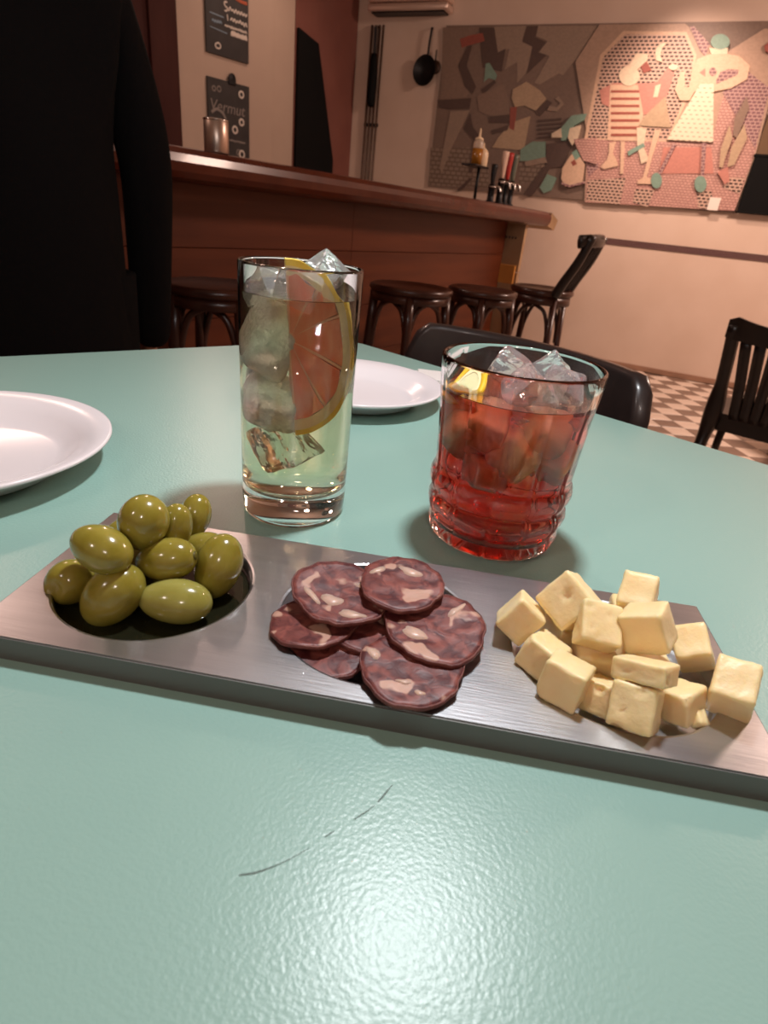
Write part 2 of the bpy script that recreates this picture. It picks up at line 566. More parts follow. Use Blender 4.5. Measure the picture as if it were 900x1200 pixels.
def chalk_line(b, pts, r=0.004, m=None):
    return obj('chalk_stroke', tube([(x, -0.0095, z) for x, z in pts], r, 5, 3, flat=0.4), m or chalk, b)


b1, w, h = chalkboard('upper chalkboard with rows of white handwriting, its top out of frame', 1.318, 1.732, 2.13, 2.78)


def scribble(b, x0, x1, z, amp, n, r, m=None, seed=1):
    rnd = random.Random(seed)
    pts = []
    for k in range(n + 1):
        t = k / n
        pts.append((x0 + (x1 - x0) * t, z + (amp if k % 2 else -amp) * rnd.uniform(0.4, 1.1)))
    return chalk_line(b, pts, r, m)


chalk_line(b1, [(-0.005, 0.3597), (-0.03, 0.3531), (-0.025, 0.3333), (0.0, 0.3201), (-0.015, 0.3003), (-0.03, 0.3036)], 0.006)
scribble(b1, 0.01, 0.19, 0.3214, 0.014, 13, 0.0055, seed=2)
chalk_line(b1, [(-0.005, 0.2838), (0.0, 0.2442)], 0.005)
scribble(b1, 0.025, 0.19, 0.2587, 0.014, 12, 0.0055, seed=3)
scribble(b1, -0.03, 0.185, 0.2079, 0.009, 22, 0.0045, seed=4)
scribble(b1, 0.03, 0.185, 0.1729, 0.013, 20, 0.0075, seed=5)
scribble(b1, 0.03, 0.185, 0.1630, 0.010, 18, 0.006, seed=6)
chalk_line(b1, [(-0.17, 0.2574), (-0.04, 0.2541)], 0.005, chalk_blue)
chalk_line(b1, [(-0.17, 0.1683), (-0.01, 0.1584)], 0.004, chalk_blue)
scribble(b1, -0.15, -0.06, 0.2145, 0.012, 8, 0.006, chalk_blue, 7)
chalk_line(b1, [(-0.12, 0.0693), (-0.095, 0.0792), (-0.075, 0.0660), (-0.085, 0.0462), (-0.115, 0.0449), (-0.125, 0.0594), (-0.12, 0.0693)], 0.006)
chalk_line(b1, [(0.06, 0.4092), (0.12, 0.3960), (0.19, 0.3960)], 0.012, chalk_red)
scribble(b1, -0.12, -0.07, 0.4026, 0.01, 5, 0.008, seed=8)

b2, w, h = chalkboard('lower chalkboard lettered Vermut, hung from a clip behind the bar', 1.314, 1.735, 1.33, 1.972)
tx = obj('lettering', text_mesh('Vermut', 0.115, 0.001, 'CENTER', 0.15), chalk_dim, b2)
tx.data.materials.append(chalk_dim); tx.location = (-0.02, -0.010, h - 0.225)
cl = obj('clip', join(box(0.03, -0.012, h + 0.005, 0.075, 0.014, 0.05, 0.006), xf(lathe([(0, -0.01), (0.032, -0.006), (0.032, 0.006), (0, 0.01)], 14), Matrix.Translation((0.03, -0.012, h + 0.03)) @ Matrix.Rotation(R(90), 4, 'X'))), black_metal, b2)
for (x, z, r) in ((-0.15, h - 0.075, 0.016), (-0.10, h - 0.07, 0.018), (0.125, h - 0.07, 0.022), (0.125, h - 0.27, 0.022), (0.055, h - 0.335, 0.024), (0.125, h - 0.51, 0.026), (0.09, h - 0.50, 0.02)):
    pts = [(x + r * math.cos(a), z + r * math.sin(a)) for a in [k * PI / 4 for k in range(9)]]
    chalk_line(b2, pts, 0.005 if r < 0.022 else 0.008, chalk if r > 0.021 else chalk_dim)
scribble(b2, -0.005, 0.16, h - 0.42, 0.008, 18, 0.005, chalk_dim, 9)
chalk_line(b2, [(-0.18, h - 0.245), (-0.13, h - 0.215), (-0.07, h - 0.235), (-0.04, h - 0.275)], 0.012, chalk_dim)

# pipes, hanging tool, hood and pan at the far end of the bar
for k, (x, r_) in enumerate(((-3.337, 0.012), (-3.296, 0.010), (-3.256, 0.010), (-3.217, 0.010))):
    p = thing('wall_pipe', '%s of the four vertical pipes on the wall beyond the bar' % ('leftmost', 'second from left', 'third from left', 'rightmost')[k], 'pipe', (x, WY - 0.022, 0), 0, 'vertical pipes by the bar')
    obj('tube', tube([(0, 0, 0), (0, 0, 2.70)], r_, 10, 1), mat('pipe_brown', (0.10, 0.055, 0.035), 0.4, metal=0.4), p, True)
    obj('bracket', box(0, 0.008, 1.9, 0.034, 0.026, 0.03, 0.004), black_metal, p)
t = thing('hanging_brush', 'long black brush hanging in front of the pipes', 'brush', (-3.268, WY - 0.075, 2.05))
obj('handle', tube([(0, 0, 0.40), (-0.004, 0, 0.62)], 0.012, 8, 1), black_metal, t)
obj('bristles', tube([(0.012, 0, 0.0), (0.0, 0, 0.06), (0.006, 0, 0.22), (0, 0, 0.42)], lambda q: 0.026 + 0.018 * math.sin(PI * q), 10, 5), black_matte, t, True)
obj('hook', tube([(0, 0.0, 0.62), (0, 0.03, 0.64), (0, 0.065, 0.62)], 0.005, 6, 4), chrome, t)
hd = thing('extractor_hood', 'metal hood with two rounded bands at the top of the wall', 'hood', (-2.93, WY - 0.085, 2.760))
obj('lower_band', box(-0.0, 0, 0.037, 0.80, 0.165, 0.058, 0.022, 4), hood_m, hd, True)
obj('upper_band', box(-0.0, 0, 0.105, 0.80, 0.160, 0.062, 0.022, 4), hood_m, hd, True)
obj('chimney', box(0, 0.01, 0.305, 0.62, 0.12, 0.34, 0.01), hood_m, hd)
obj('underside', box(0, 0, 0.004, 0.72, 0.12, 0.012), black_metal, hd)
pn = thing('frying_pan', 'black frying pan hung by its handle beside the mural', 'pan', (-2.71, WY - 0.05, 2.23))
obj('bowl', xf(lathe([(0, 0.012), (0.085, 0.010), (0.118, -0.028), (0.122, -0.028), (0.09, 0.018), (0, 0.020)], 28), Matrix.Translation((-0.015, 0, 0.115)) @ Matrix.Rotation(R(-90), 4, 'X') @ Matrix.Rotation(R(8), 4, 'Y')), black_metal, pn, True)
obj('handle', tube([(-0.008, 0, 0.22), (-0.004, 0, 0.33), (0.006, 0, 0.44)], 0.011, 8, 4, flat=0.6), black_metal, pn, True)
obj('hook', tube([(0.006, -0.004, 0.425), (0.006, 0.02, 0.445), (0.006, 0.045, 0.44)], 0.004, 6, 4), chrome, pn)
t = thing('saucepan_lid', 'small dark lid hanging behind the frying pan', 'lid', (-2.648, WY - 0.02, 2.24))
obj('disc', xf(lathe([(0, 0.006), (0.05, 0.003), (0.056, -0.003), (0.05, 0.0), (0, 0.002)], 24), Matrix.Translation((0, 0, 0.14)) @ Matrix.Rotation(R(90), 4, 'X')), mat('dark_bronze', (0.05, 0.025, 0.015), 0.4, metal=0.5), t, True)
obj('grip', tube([(0, -0.004, 0.19), (0, -0.004, 0.27)], 0.006, 6, 1), black_metal, t)

# ------------------------------------------------------------------ mural
MU0, MZ0 = -2.58, 1.405
mural = thing('mosaic_mural', 'wide wall mosaic of stylised dancers and musicians in pink, cream and teal', 'mural', (MU0, WY - 0.001, MZ0))
K_L = None


def mpix(x, y):
    """pixel on the photograph's mural -> local (x, z) on the wall plane"""
    cx, cy = x - 450, y - 600
    d = rt * (cx / 691.1644) - up * (cy / 691.1644) + fw
    k = WY / d.y
    return (d.x * k - MU0, 1.1193 + d.z * k - MZ0)


ML = lambda x, y: mpix(500 + x / 4.5, 20 + y / 4.5)
MR = lambda x, y: mpix(670 + x / 3.913, 20 + y / 3.913)
W_M, H_M = 2.80, 1.285
obj('panel', prism([(0, 0), (2.795, 0.0), (2.80, 0.72), (3.15, 1.285), (0, 1.285)], -0.02, 0.0, 'y'),
    mosaic('mural_taupe', (0.205, 0.140, 0.105), (0.17, 0.115, 0.085), 55, amount=0.4), mural)
_layer = [0]


def inlay(pts, fn, m):
    _layer[0] += 1
    d = -0.021 - 0.0004 * _layer[0]
    return obj('inlay', prism([fn(*p) for p in pts], d, -0.019, 'y'), m, mural)


def disc(cx, cy, rx, ry, n=18):
    return [(cx + rx * math.cos(2 * PI * k / n), cy + ry * math.sin(2 * PI * k / n)) for k in range(n)]


mg = (0.17, 0.115, 0.085)
m_pale = mosaic('mural_pale', (0.31, 0.225, 0.165), (0.24, 0.17, 0.125), 55, amount=0.4)
m_dark = mosaic('mural_dark', (0.085, 0.050, 0.038), (0.12, 0.075, 0.055), 55, amount=0.4)
m_mid = mosaic('mural_mid', (0.245, 0.165, 0.12), mg, 55, amount=0.4)
m_cream = mosaic('mural_cream', (0.70, 0.56, 0.40), (0.60, 0.47, 0.33), 55, amount=0.3)
m_tan = mosaic('mural_tan', (0.46, 0.33, 0.21), (0.36, 0.25, 0.16), 55, amount=0.3)
m_teal = mosaic('mural_teal', (0.20, 0.32, 0.25), (0.16, 0.22, 0.17), 55, amount=0.4)
m_red = mosaic('mural_red', (0.30, 0.075, 0.05), (0.24, 0.07, 0.05), 55, amount=0.4)
m_pink = mosaic('mural_pink', (0.56, 0.33, 0.27), (0.24, 0.10, 0.09), 30, amount=1.6)
m_rose = mosaic('mural_rose', (0.52, 0.22, 0.17), (0.42, 0.18, 0.14), 60, amount=0.4)
m_peach = mosaic('mural_peach', (0.66, 0.45, 0.31), (0.58, 0.38, 0.26), 60, amount=0.3)
m_purple = mosaic('mural_purple', (0.20, 0.095, 0.105), (0.46, 0.30, 0.26), 26, amount=2.0)
m_dash = mosaic('mural_dash', (0.045, 0.020, 0.018), (0.56, 0.38, 0.29), 24, amount=3.2)
m_dots = mosaic('mural_dots', (0.20, 0.17, 0.11), (0.70, 0.60, 0.44), 20, amount=6.0)
m_field = mosaic('mural_field', (0.42, 0.285, 0.205), (0.33, 0.22, 0.155), 55, amount=0.4)
m_lozenge = mosaic('mural_lozenge', (0.26, 0.19, 0.14), (0.13, 0.085, 0.06), 16, amount=2.0)

inlay([(90, 60), (290, 55), (225, 130), (190, 240), (240, 380), (205, 440), (80, 440)], ML, m_mid)
inlay([(25, 690), (330, 690), (330, 900), (15, 890)], ML, m_lozenge)
inlay([(490, 700), (640, 690), (620, 860), (490, 880)], ML, m_lozenge)
inlay([(360, 55), (530, 50), (505, 130), (578, 150), (525, 300), (480, 350), (480, 240), (415, 280), (440, 170), (380, 190)], ML, m_pale)
inlay([(530, 52), (590, 50), (575, 110), (635, 135), (590, 190), (635, 205), (530, 305), (560, 160), (508, 135)], ML, m_dark)
inlay([(592, 52), (900, 50), (890, 190), (800, 265), (790, 225), (720, 310), (700, 300), (600, 360), (572, 350), (650, 210), (595, 190), (640, 130), (580, 105)], ML, m_pale)
inlay([(280, 60), (360, 60), (380, 190), (420, 170), (400, 290), (300, 270)], ML, m_dark)
inlay([(215, 160), (245, 150), (215, 260), (265, 370), (245, 410), (205, 370), (170, 260)], ML, m_dark)
inlay([(180, 120), (235, 100), (300, 88), (310, 130), (240, 150), (190, 165)], ML, m_red)
inlay([(315, 250), (335, 245), (375, 310), (365, 335), (330, 325), (305, 345), (312, 300)], ML, m_teal)
inlay([(290, 385), (360, 335), (370, 348), (300, 410)], ML, m_dark)
inlay([(270, 420), (410, 355), (440, 470), (440, 560), (280, 500)], ML, m_mid)
inlay([(130, 500), (230, 495), (140, 680), (85, 820), (72, 800)], ML, m_pale)
inlay([(60, 440), (240, 430), (230, 485), (120, 490), (70, 480)], ML, m_dark)
inlay([(235, 510), (200, 590), (252, 650), (225, 820), (242, 825), (300, 650), (248, 580)], ML, m_dark)
inlay([(160, 920), (230, 850), (250, 850), (190, 915)], ML, m_dark)
inlay([(380, 640), (450, 560), (550, 525), (515, 705), (350, 690)], ML, m_tan)
inlay([(335, 528), (450, 515), (437, 560), (335, 560)], ML, m_dark)
inlay([(345, 600), (440, 570), (430, 600), (350, 620)], ML, m_dark)
inlay([(445, 480), (480, 475), (465, 600), (440, 590)], ML, m_red)
inlay([(460, 385), (530, 345), (600, 390), (635, 435), (580, 497), (520, 470), (470, 478), (452, 430)], ML, m_tan)
inlay([(575, 500), (640, 440), (665, 455), (600, 525)], ML, m_dark)
inlay([(640, 495), (650, 470), (690, 480), (708, 455), (680, 435), (700, 422), (727, 462), (690, 502)], ML, m_pale)
for k in range(5):
    inlay([(590, 545 + 22 * k), (715, 535 + 22 * k), (712, 545 + 22 * k), (588, 556 + 22 * k)], ML, m_dark)
inlay([(635, 672), (780, 650), (720, 790), (635, 800)], ML, m_dark)
inlay([(495, 762), (500, 700), (560, 660), (630, 660), (630, 740), (540, 760)], ML, m_teal)
inlay([(520, 765), (630, 740), (640, 770), (530, 790)], ML, m_pale)
inlay([(520, 940), (620, 790), (650, 800), (570, 930), (545, 950)], ML, m_dark)
inlay([(600, 900), (640, 830), (690, 850), (660, 915), (620, 930)], ML, m_teal)
# right-hand, spot-lit half
inlay([(20, 210), (130, 40), (520, 36), (690, 180), (880, 60), (990, 60), (840, 640), (745, 890), (60, 845), (75, 560)], MR, m_field)
inlay([(75, 560), (440, 570), (640, 575), (700, 340), (850, 590), (745, 890), (65, 850)], MR, m_pink)
inlay([(60, 562), (133, 180), (238, 70), (527, 74), (572, 180), (556, 318), (445, 575)], MR, m_peach)
inlay([(75, 556), (147, 190), (247, 84), (517, 88), (558, 182), (543, 312), (438, 566)], MR, m_dash)
inlay([(75, 750), (250, 738), (222, 862), (70, 842)], MR, m_dash)
inlay([(60, 640), (100, 590), (125, 690), (80, 735)], MR, m_purple)
inlay([(292, 790), (382, 792), (350, 872), (282, 852)], MR, m_dash)
inlay([(570, 790), (640, 800), (655, 886), (580, 876)], MR, m_dash)
inlay([(722, 738), (792, 740), (770, 812), (690, 782)], MR, m_dash)
inlay([(800, 250), (905, 330), (840, 605), (690, 350)], MR, m_purple)
inlay([(540, 50), (560, 48), (632, 130), (612, 184), (590, 160)], MR, m_purple)
inlay([(420, 600), (640, 600), (650, 720), (400, 720)], MR, m_rose)
inlay([(130, 340), (190, 308), (362, 308), (395, 300), (440, 240), (472, 262), (430, 385), (340, 452), (185, 422), (140, 400)], MR, m_rose)
inlay([(180, 315), (305, 315), (330, 450), (318, 572), (165, 568)], MR, m_peach)
for k in range(7):
    inlay([(183, 340 + 33 * k), (312, 340 + 33 * k), (312, 352 + 33 * k), (181, 352 + 33 * k)], MR, m_red)
inlay([(385, 320), (410, 312), (395, 372), (375, 374)], MR, m_cream)
inlay([(318, 230), (345, 210), (368, 250), (330, 262)], MR, m_red)
inlay(disc(266, 275, 47, 46), MR, m_cream)
inlay([(262, 232), (300, 172), (352, 176), (348, 205), (300, 250)], MR, m_cream)
inlay([(388, 205), (384, 165), (400, 135), (442, 120), (415, 150), (408, 185), (418, 214)], MR, m_cream)
inlay(disc(466, 236, 20, 14, 12), MR, m_cream)
inlay([(430, 370), (455, 510), (308, 502), (342, 452)], MR, m_tan)
inlay([(300, 510), (345, 516), (332, 600), (356, 660), (320, 676), (302, 590)], MR, m_cream)
inlay([(382, 520), (412, 520), (372, 640), (345, 740), (328, 742)], MR, m_peach)
inlay([(330, 738), (360, 740), (372, 768), (302, 766), (305, 752)], MR, m_peach)
inlay([(228, 574), (246, 574), (238, 720), (224, 722)], MR, m_peach)
inlay([(175, 580), (205, 574), (190, 630), (205, 650), (215, 685), (150, 700), (136, 690), (165, 655), (172, 632)], MR, m_peach)
inlay([(258, 620), (330, 580), (338, 596), (262, 640)], MR, m_teal)
inlay([(548, 280), (575, 200), (632, 178), (715, 178), (765, 186), (815, 230), (802, 292), (730, 332), (650, 348), (600, 320), (560, 352), (540, 388), (497, 388), (474, 340), (500, 258), (518, 254), (520, 330), (540, 326)], MR, m_peach)
inlay([(660, 300), (682, 258), (715, 246), (765, 250), (758, 272), (722, 288), (662, 314)], MR, m_purple)
inlay([(585, 262), (612, 240), (612, 280)], MR, m_rose)
inlay(disc(646, 258, 17, 20, 14), MR, m_purple)
inlay([(628, 150), (716, 150), (712, 178), (640, 180)], MR, m_cream)
inlay(disc(680, 122, 43, 36), MR, m_teal)
inlay([(590, 312), (650, 312), (648, 578), (438, 566)], MR, m_dots)
inlay([(465, 585), (482, 585), (405, 735), (388, 735)], MR, m_purple)
inlay([(597, 582), (617, 582), (606, 745), (590, 742)], MR, m_purple)
inlay(disc(390, 752, 25, 36, 14), MR, m_teal)
inlay(disc(590, 768, 28, 38, 14), MR, m_teal)
inlay([(800, 370), (812, 420), (755, 560), (738, 545), (745, 470)], MR, m_mid)
inlay([(722, 500), (735, 560), (705, 640), (690, 695), (676, 690), (682, 610)], MR, m_tan)
inlay([(790, 495), (802, 560), (742, 682), (712, 690), (732, 600)], MR, m_tan)
inlay([(668, 715), (715, 690), (722, 755), (700, 770)], MR, m_rose)
inlay([(880, 140), (905, 120), (905, 175), (885, 165)], MR, m_red)
# white jug, head and fan between the two halves
inlay([(715, 655), (715, 590), (770, 525), (848, 515), (836, 548), (782, 578), (738, 655)], ML, m_teal)
inlay([(760, 592), (818, 575), (802, 640), (772, 682), (750, 642)], ML, m_cream)
inlay([(665, 620), (715, 590), (720, 640), (665, 640)], ML, m_cream)
inlay([(780, 650), (900, 640), (900, 780), (830, 760), (800, 700)], ML, m_pink)
inlay([(715, 855), (722, 800), (760, 740), (790, 705), (838, 780), (822, 885), (735, 895)], ML, m_peach)
inlay([(770, 720), (795, 702), (815, 740), (790, 760)], ML, m_teal)
inlay([(765, 770), (785, 755), (798, 778), (778, 790)], ML, m_red)
inlay([(716, 870), (760, 890), (840, 868), (838, 880), (760, 900), (716, 885)], ML, m_purple)

cd = obj('wall_card', box(0.115, -0.0225, 0.052, 0.085, 0.004, 0.095, 0.001, 1), label_white)
cd.location = (-0.075, WY - 0.026, 1.408)
tag(cd, 'small white card at the lower right end of the mosaic', 'card')
bb = thing('notice_board', 'black board on the wall at the right end of the mosaic', 'board', (0.62, WY - 0.004, 1.42))
obj('panel', box(0.0, -0.03, 0.2, 0.78, 0.03, 0.40, 0.004), black_matte, bb)
obj('frame', join(box(0, -0.031, 0.405, 0.80, 0.036, 0.02, 0.003), box(0, -0.031, -0.003, 0.80, 0.036, 0.014, 0.003), box(0.393, -0.031, 0.2, 0.014, 0.036, 0.41, 0.003)), black_matte, bb)
obj('upper_strip', box(0.0, -0.012, 0.555, 0.78, 0.016, 0.28), mat('brown_strip', (0.13, 0.075, 0.035), 0.6), bb)

# ------------------------------------------------------------------ bar
BP = V3((-1.56, 1.60, 0)); BD = V3((0.1521, 0.9884, 0)); BN = V3((-0.9884, 0.1521, 0))
BROT = math.atan2(BD.y, BD.x)                     # local x runs along the bar, local y goes behind it
BZ = 1.249
bar = thing('bar_counter', 'long mahogany bar with rounded varnished top and boarded front', 'bar', BP, BROT)
L0, L1 = -2.2, 3.47
prof = [(0.62, BZ - 0.045), (0.62, BZ - 0.002), (0.10, BZ - 0.001), (0.055, BZ), (0.025, BZ - 0.005), (0.006, BZ - 0.022), (0.0, BZ - 0.045), (0.004, BZ - 0.072), (0.018, BZ - 0.090), (0.045, BZ - 0.098), (0.16, BZ - 0.10), (0.30, BZ - 0.095)]
n_ = len(prof)
v = [V3((L0, y, z)) for y, z in prof] + [V3((L1, y, z)) for y, z in prof]
f = [tuple(range(n_)), tuple(range(2 * n_ - 1, n_ - 1, -1))] + [(i, (i + 1) % n_, n_ + (i + 1) % n_, n_ + i) for i in range(n_)]
obj('counter_top', (v, f), bar_top_m, bar)
# splayed end of the counter; light on it painted in as pale wood
e0 = [(L1, 0.004, BZ - 0.004), (L1, 0.02, BZ - 0.095), (L1 + 0.10, 0.0, BZ - 0.12), (L1 + 0.09, -0.02, BZ - 0.05)]
e1 = [(x, y + 0.5, z) for x, y, z in e0]
obj('counter_end', ([V3(q) for q in e0 + e1], [(0, 1, 2, 3), (7, 6, 5, 4), (0, 4, 5, 1), (1, 5, 6, 2), (2, 6, 7, 3), (3, 7, 4, 0)]), pale_lit_wood, bar)
BF = 0.22                                          # boards set back behind the nosing
LB = L1 - 0.28
zs = [0.12, 0.40, 0.66, 0.93, BZ - 0.098]
for a, b in zip(zs, zs[1:]):
    for xa, xb in ((L0, -0.4), (-0.4, 1.3), (1.3, LB)):
        obj('front_board', box((xa + xb) / 2, BF + 0.015, (a + b) / 2, xb - xa - 0.0015, 0.03, b - a - 0.002, 0.002, 1), bar_wood, bar)
obj('kick_board', box((L0 + LB) / 2, BF + 0.05, 0.058, LB - L0, 0.03, 0.116), dark_panel, bar)
obj('carcass', box((L0 + LB) / 2, BF + 0.19, 0.575, LB - L0 - 0.02, 0.30, 1.14), dark_panel, bar)
obj('end_panel', box(LB + 0.03, BF - 0.10 + 0.16, 0.985, 0.04, 0.40, 0.325, 0.003), pale_lit_wood, bar)
obj('end_panel', box(LB + 0.03, BF - 0.10 + 0.16, 0.41, 0.04, 0.40, 0.81, 0.003), pale_lit_wood, bar)
ob = obj('orange_panel', box(LB + 0.0, BF - 0.045, 0.80, 0.02, 0.15, 0.13, 0.002), orange_wood, bar)
tag(ob, 'small orange wooden panel')
hk = obj('hook_rail', box(LB + 0.006, BF - 0.05, 1.052, 0.006, 0.10, 0.008), pale_lit_wood, bar)
for k in range(4):
    obj('hook', tube([(LB + 0.004, BF - 0.085 + 0.025 * k, 1.055), (LB - 0.014, BF - 0.085 + 0.025 * k, 1.045), (LB - 0.016, BF - 0.085 + 0.025 * k, 1.06)], 0.003, 6, 3), black_metal, hk)


def on_bar(x, y, z=BZ):
    p = BP + BD * x + BN * y
    return V3((p.x, p.y, z))


# things standing on the bar
cp = thing('metal_canister', 'brushed metal canister standing on the bar in front of the chalkboard', 'canister', on_bar(0.305, 0.085))
obj('body', lathe([(0, 0), (0.040, 0), (0.042, 0.003), (0.042, 0.097), (0.040, 0.099), (0.0385, 0.098), (0.0385, 0.01), (0, 0.01)], 32), mat('canister_metal', (0.55, 0.42, 0.34), 0.35, metal=0.9), cp, True)
obj('rim', lathe([(0.0385, 0.096), (0.043, 0.096), (0.0435, 0.099), (0.042, 0.102), (0.0385, 0.101), (0.0385, 0.096)], 32), chrome, cp, True)
TAPX = (2.645, 2.735, 2.815, 2.90)
for k, x in enumerate(TAPX):
    big = k > 0
    m_ = (black_metal, cream_plastic, red_plastic, green_plastic)[k]
    lab = ('short dark beer tap left of the three tall ones on the bar', 'tall beer tap with a cream handle on the bar', 'tall beer tap with a red handle on the bar', 'tall beer tap with a grey-green handle at the bar end')[k]
    tp = thing('beer_tap', lab, 'beer tap', on_bar(x, 0.115 + (0.02 if k == 0 else 0)), BROT, 'beer taps on the bar')
    s = 1.0 if big else 0.72
    obj('column', lathe([(0, 0), (0.032, 0), (0.032, 0.008), (0.022, 0.014), (0.021, 0.11 * s), (0.027, 0.122 * s), (0.027, 0.135 * s), (0.018, 0.148 * s), (0, 0.15 * s)], 20), black_metal, tp, True)
    obj('spout', tube([(0, -0.02, 0.128 * s), (0, -0.055, 0.125 * s), (0, -0.066, 0.09 * s)], 0.008, 8, 4), chrome, tp, True)
    obj('collar', lathe([(0.028, 0.121 * s), (0.030, 0.128 * s), (0.028, 0.136 * s), (0.026, 0.128 * s), (0.028, 0.121 * s)], 20), chrome, tp, True)
    obj('handle', tube([(0, 0, 0.148 * s), (0.0, 0.002, 0.20 * s), (0.006, 0.004, 0.30 * s)], lambda q: 0.014 + 0.014 * q, 10, 5, flat=0.75), m_, tp, True)
st = thing('bottle_stand', 'small raised black shelf on the bar under the sauce bottles', 'stand', on_bar(2.55, 0.20), BROT)
obj('shelf', box(-0.055, 0, 0.19, 0.19, 0.10, 0.010, 0.003), black_metal, st)
obj('post', tube([(0.0, 0, 0), (0.0, 0, 0.186)], 0.010, 8, 1), black_metal, st, True)
obj('base', lathe([(0, 0), (0.045, 0), (0.045, 0.006), (0.01, 0.012), (0, 0.012)], 24), black_metal, st, True)
bt = thing('oil_bottle', 'clear squeeze bottle of amber oil with a pointed spout', 'bottle', on_bar(2.50, 0.20, BZ + 0.195), BROT)
obj('bottle', lathe([(0, 0), (0.030, 0), (0.032, 0.004), (0.032, 0.115), (0.026, 0.135), (0.0, 0.137)], 24), mat('frosted_plastic', (0.75, 0.62, 0.48), 0.3, trans=0.5), bt, True)
obj('oil', lathe([(0, 0.004), (0.033, 0.004), (0.0335, 0.09), (0, 0.091)], 24), mat('oil_amber', (0.30, 0.12, 0.015), 0.25), bt, True)
obj('spout', lathe([(0, 0.134), (0.027, 0.134), (0.024, 0.145), (0.008, 0.152), (0.004, 0.195), (0.0, 0.197)], 20), sauce_m, bt, True)
bt = thing('sauce_bottle', 'short cream sauce bottle right of the amber oil bottle', 'bottle', on_bar(2.575, 0.20, BZ + 0.195), BROT)
obj('bottle', lathe([(0, 0), (0.034, 0), (0.036, 0.004), (0.036, 0.07), (0.028, 0.09), (0, 0.092)], 24), sauce_m, bt, True)
obj('spout', lathe([(0, 0.09), (0.022, 0.09), (0.018, 0.099), (0.007, 0.104), (0.003, 0.13), (0, 0.131)], 20), sauce_m, bt, True)


# ------------------------------------------------------------------ stools and chairs
def arch(p0, p1, z0, z1, r=0.010):
    """bentwood brace: up leg p0, over under the seat, down towards p1"""
    a, b = V3(p0), V3(p1)
    out = []
    for t, zz in ((0, z0), (0.05, z0 + 0.45 * (z1 - z0)), (0.20, z0 + 0.85 * (z1 - z0)), (0.46, z1)):
        q = a.lerp(b, t); out.append((q.x, q.y, zz))
    return tube(out, r, 7, 5)


def stool(label, x, y, rotz, h=0.82, r=0.195):
    s = thing('bar_stool', label, 'stool', (x, y, 0), rotz, 'bentwood stools along the bar')
    obj('seat', lathe([(0, h - 0.016), (r * 0.80, h - 0.012), (r * 0.93, h - 0.002), (r, h - 0.008), (r + 0.003, h - 0.022), (r - 0.008, h - 0.036), (0, h - 0.036)], 40), brown_wood, s, True)
    obj('seat_ring', lathe([(r - 0.03, h - 0.037), (r - 0.015, h - 0.037), (r - 0.013, h - 0.075), (r - 0.03, h - 0.075), (r - 0.03, h - 0.037)], 40), brown_wood, s, True)
    top, bot = [], []
    for k in range(4):
        a = PI / 4 + k * PI / 2
        top.append(V3(((r - 0.028) * math.cos(a), (r - 0.028) * math.sin(a), h - 0.04)))
        bot.append(V3(((r + 0.03) * math.cos(a), (r + 0.03) * math.sin(a), 0.0)))
    for k in range(4):
        obj('leg', tube([top[k], top[k].lerp(bot[k], 0.5), bot[k]], lambda q: 0.023 - 0.006 * q, 10, 3), brown_wood, s, True)
    for k in range(4):
        for q in (k + 1, k - 1):
            p0, p1 = top[k].lerp(bot[k], 0.02), top[q % 4].lerp(bot[q % 4], 0.02)
            obj('brace', arch(p0, p1, h - 0.34, h - 0.070, 0.013), brown_wood, s, True)
    rr = 0.66
    ring = [top[0].lerp(bot[0], rr).xy.length * 0.985]
    pts = [(ring[0] * math.cos(2 * PI * k / 32), ring[0] * math.sin(2 * PI * k / 32), (h - 0.04) * (1 - rr)) for k in range(32)]
    obj('foot_ring', tube(pts, 0.010, 7, 1, True), brown_wood, s, True)
    return s


stool('nearest bar stool, in deep shade beside the person in black', -1.50, 1.79, R(20), 0.84, 0.19)
stool('second bar stool, right of the tall glass in the picture', -1.2, 2.86, R(-22), 0.82, 0.205)
stool('third bar stool, between the second stool and the bar chair', -0.945, 3.23, R(-27), 0.82, 0.182)


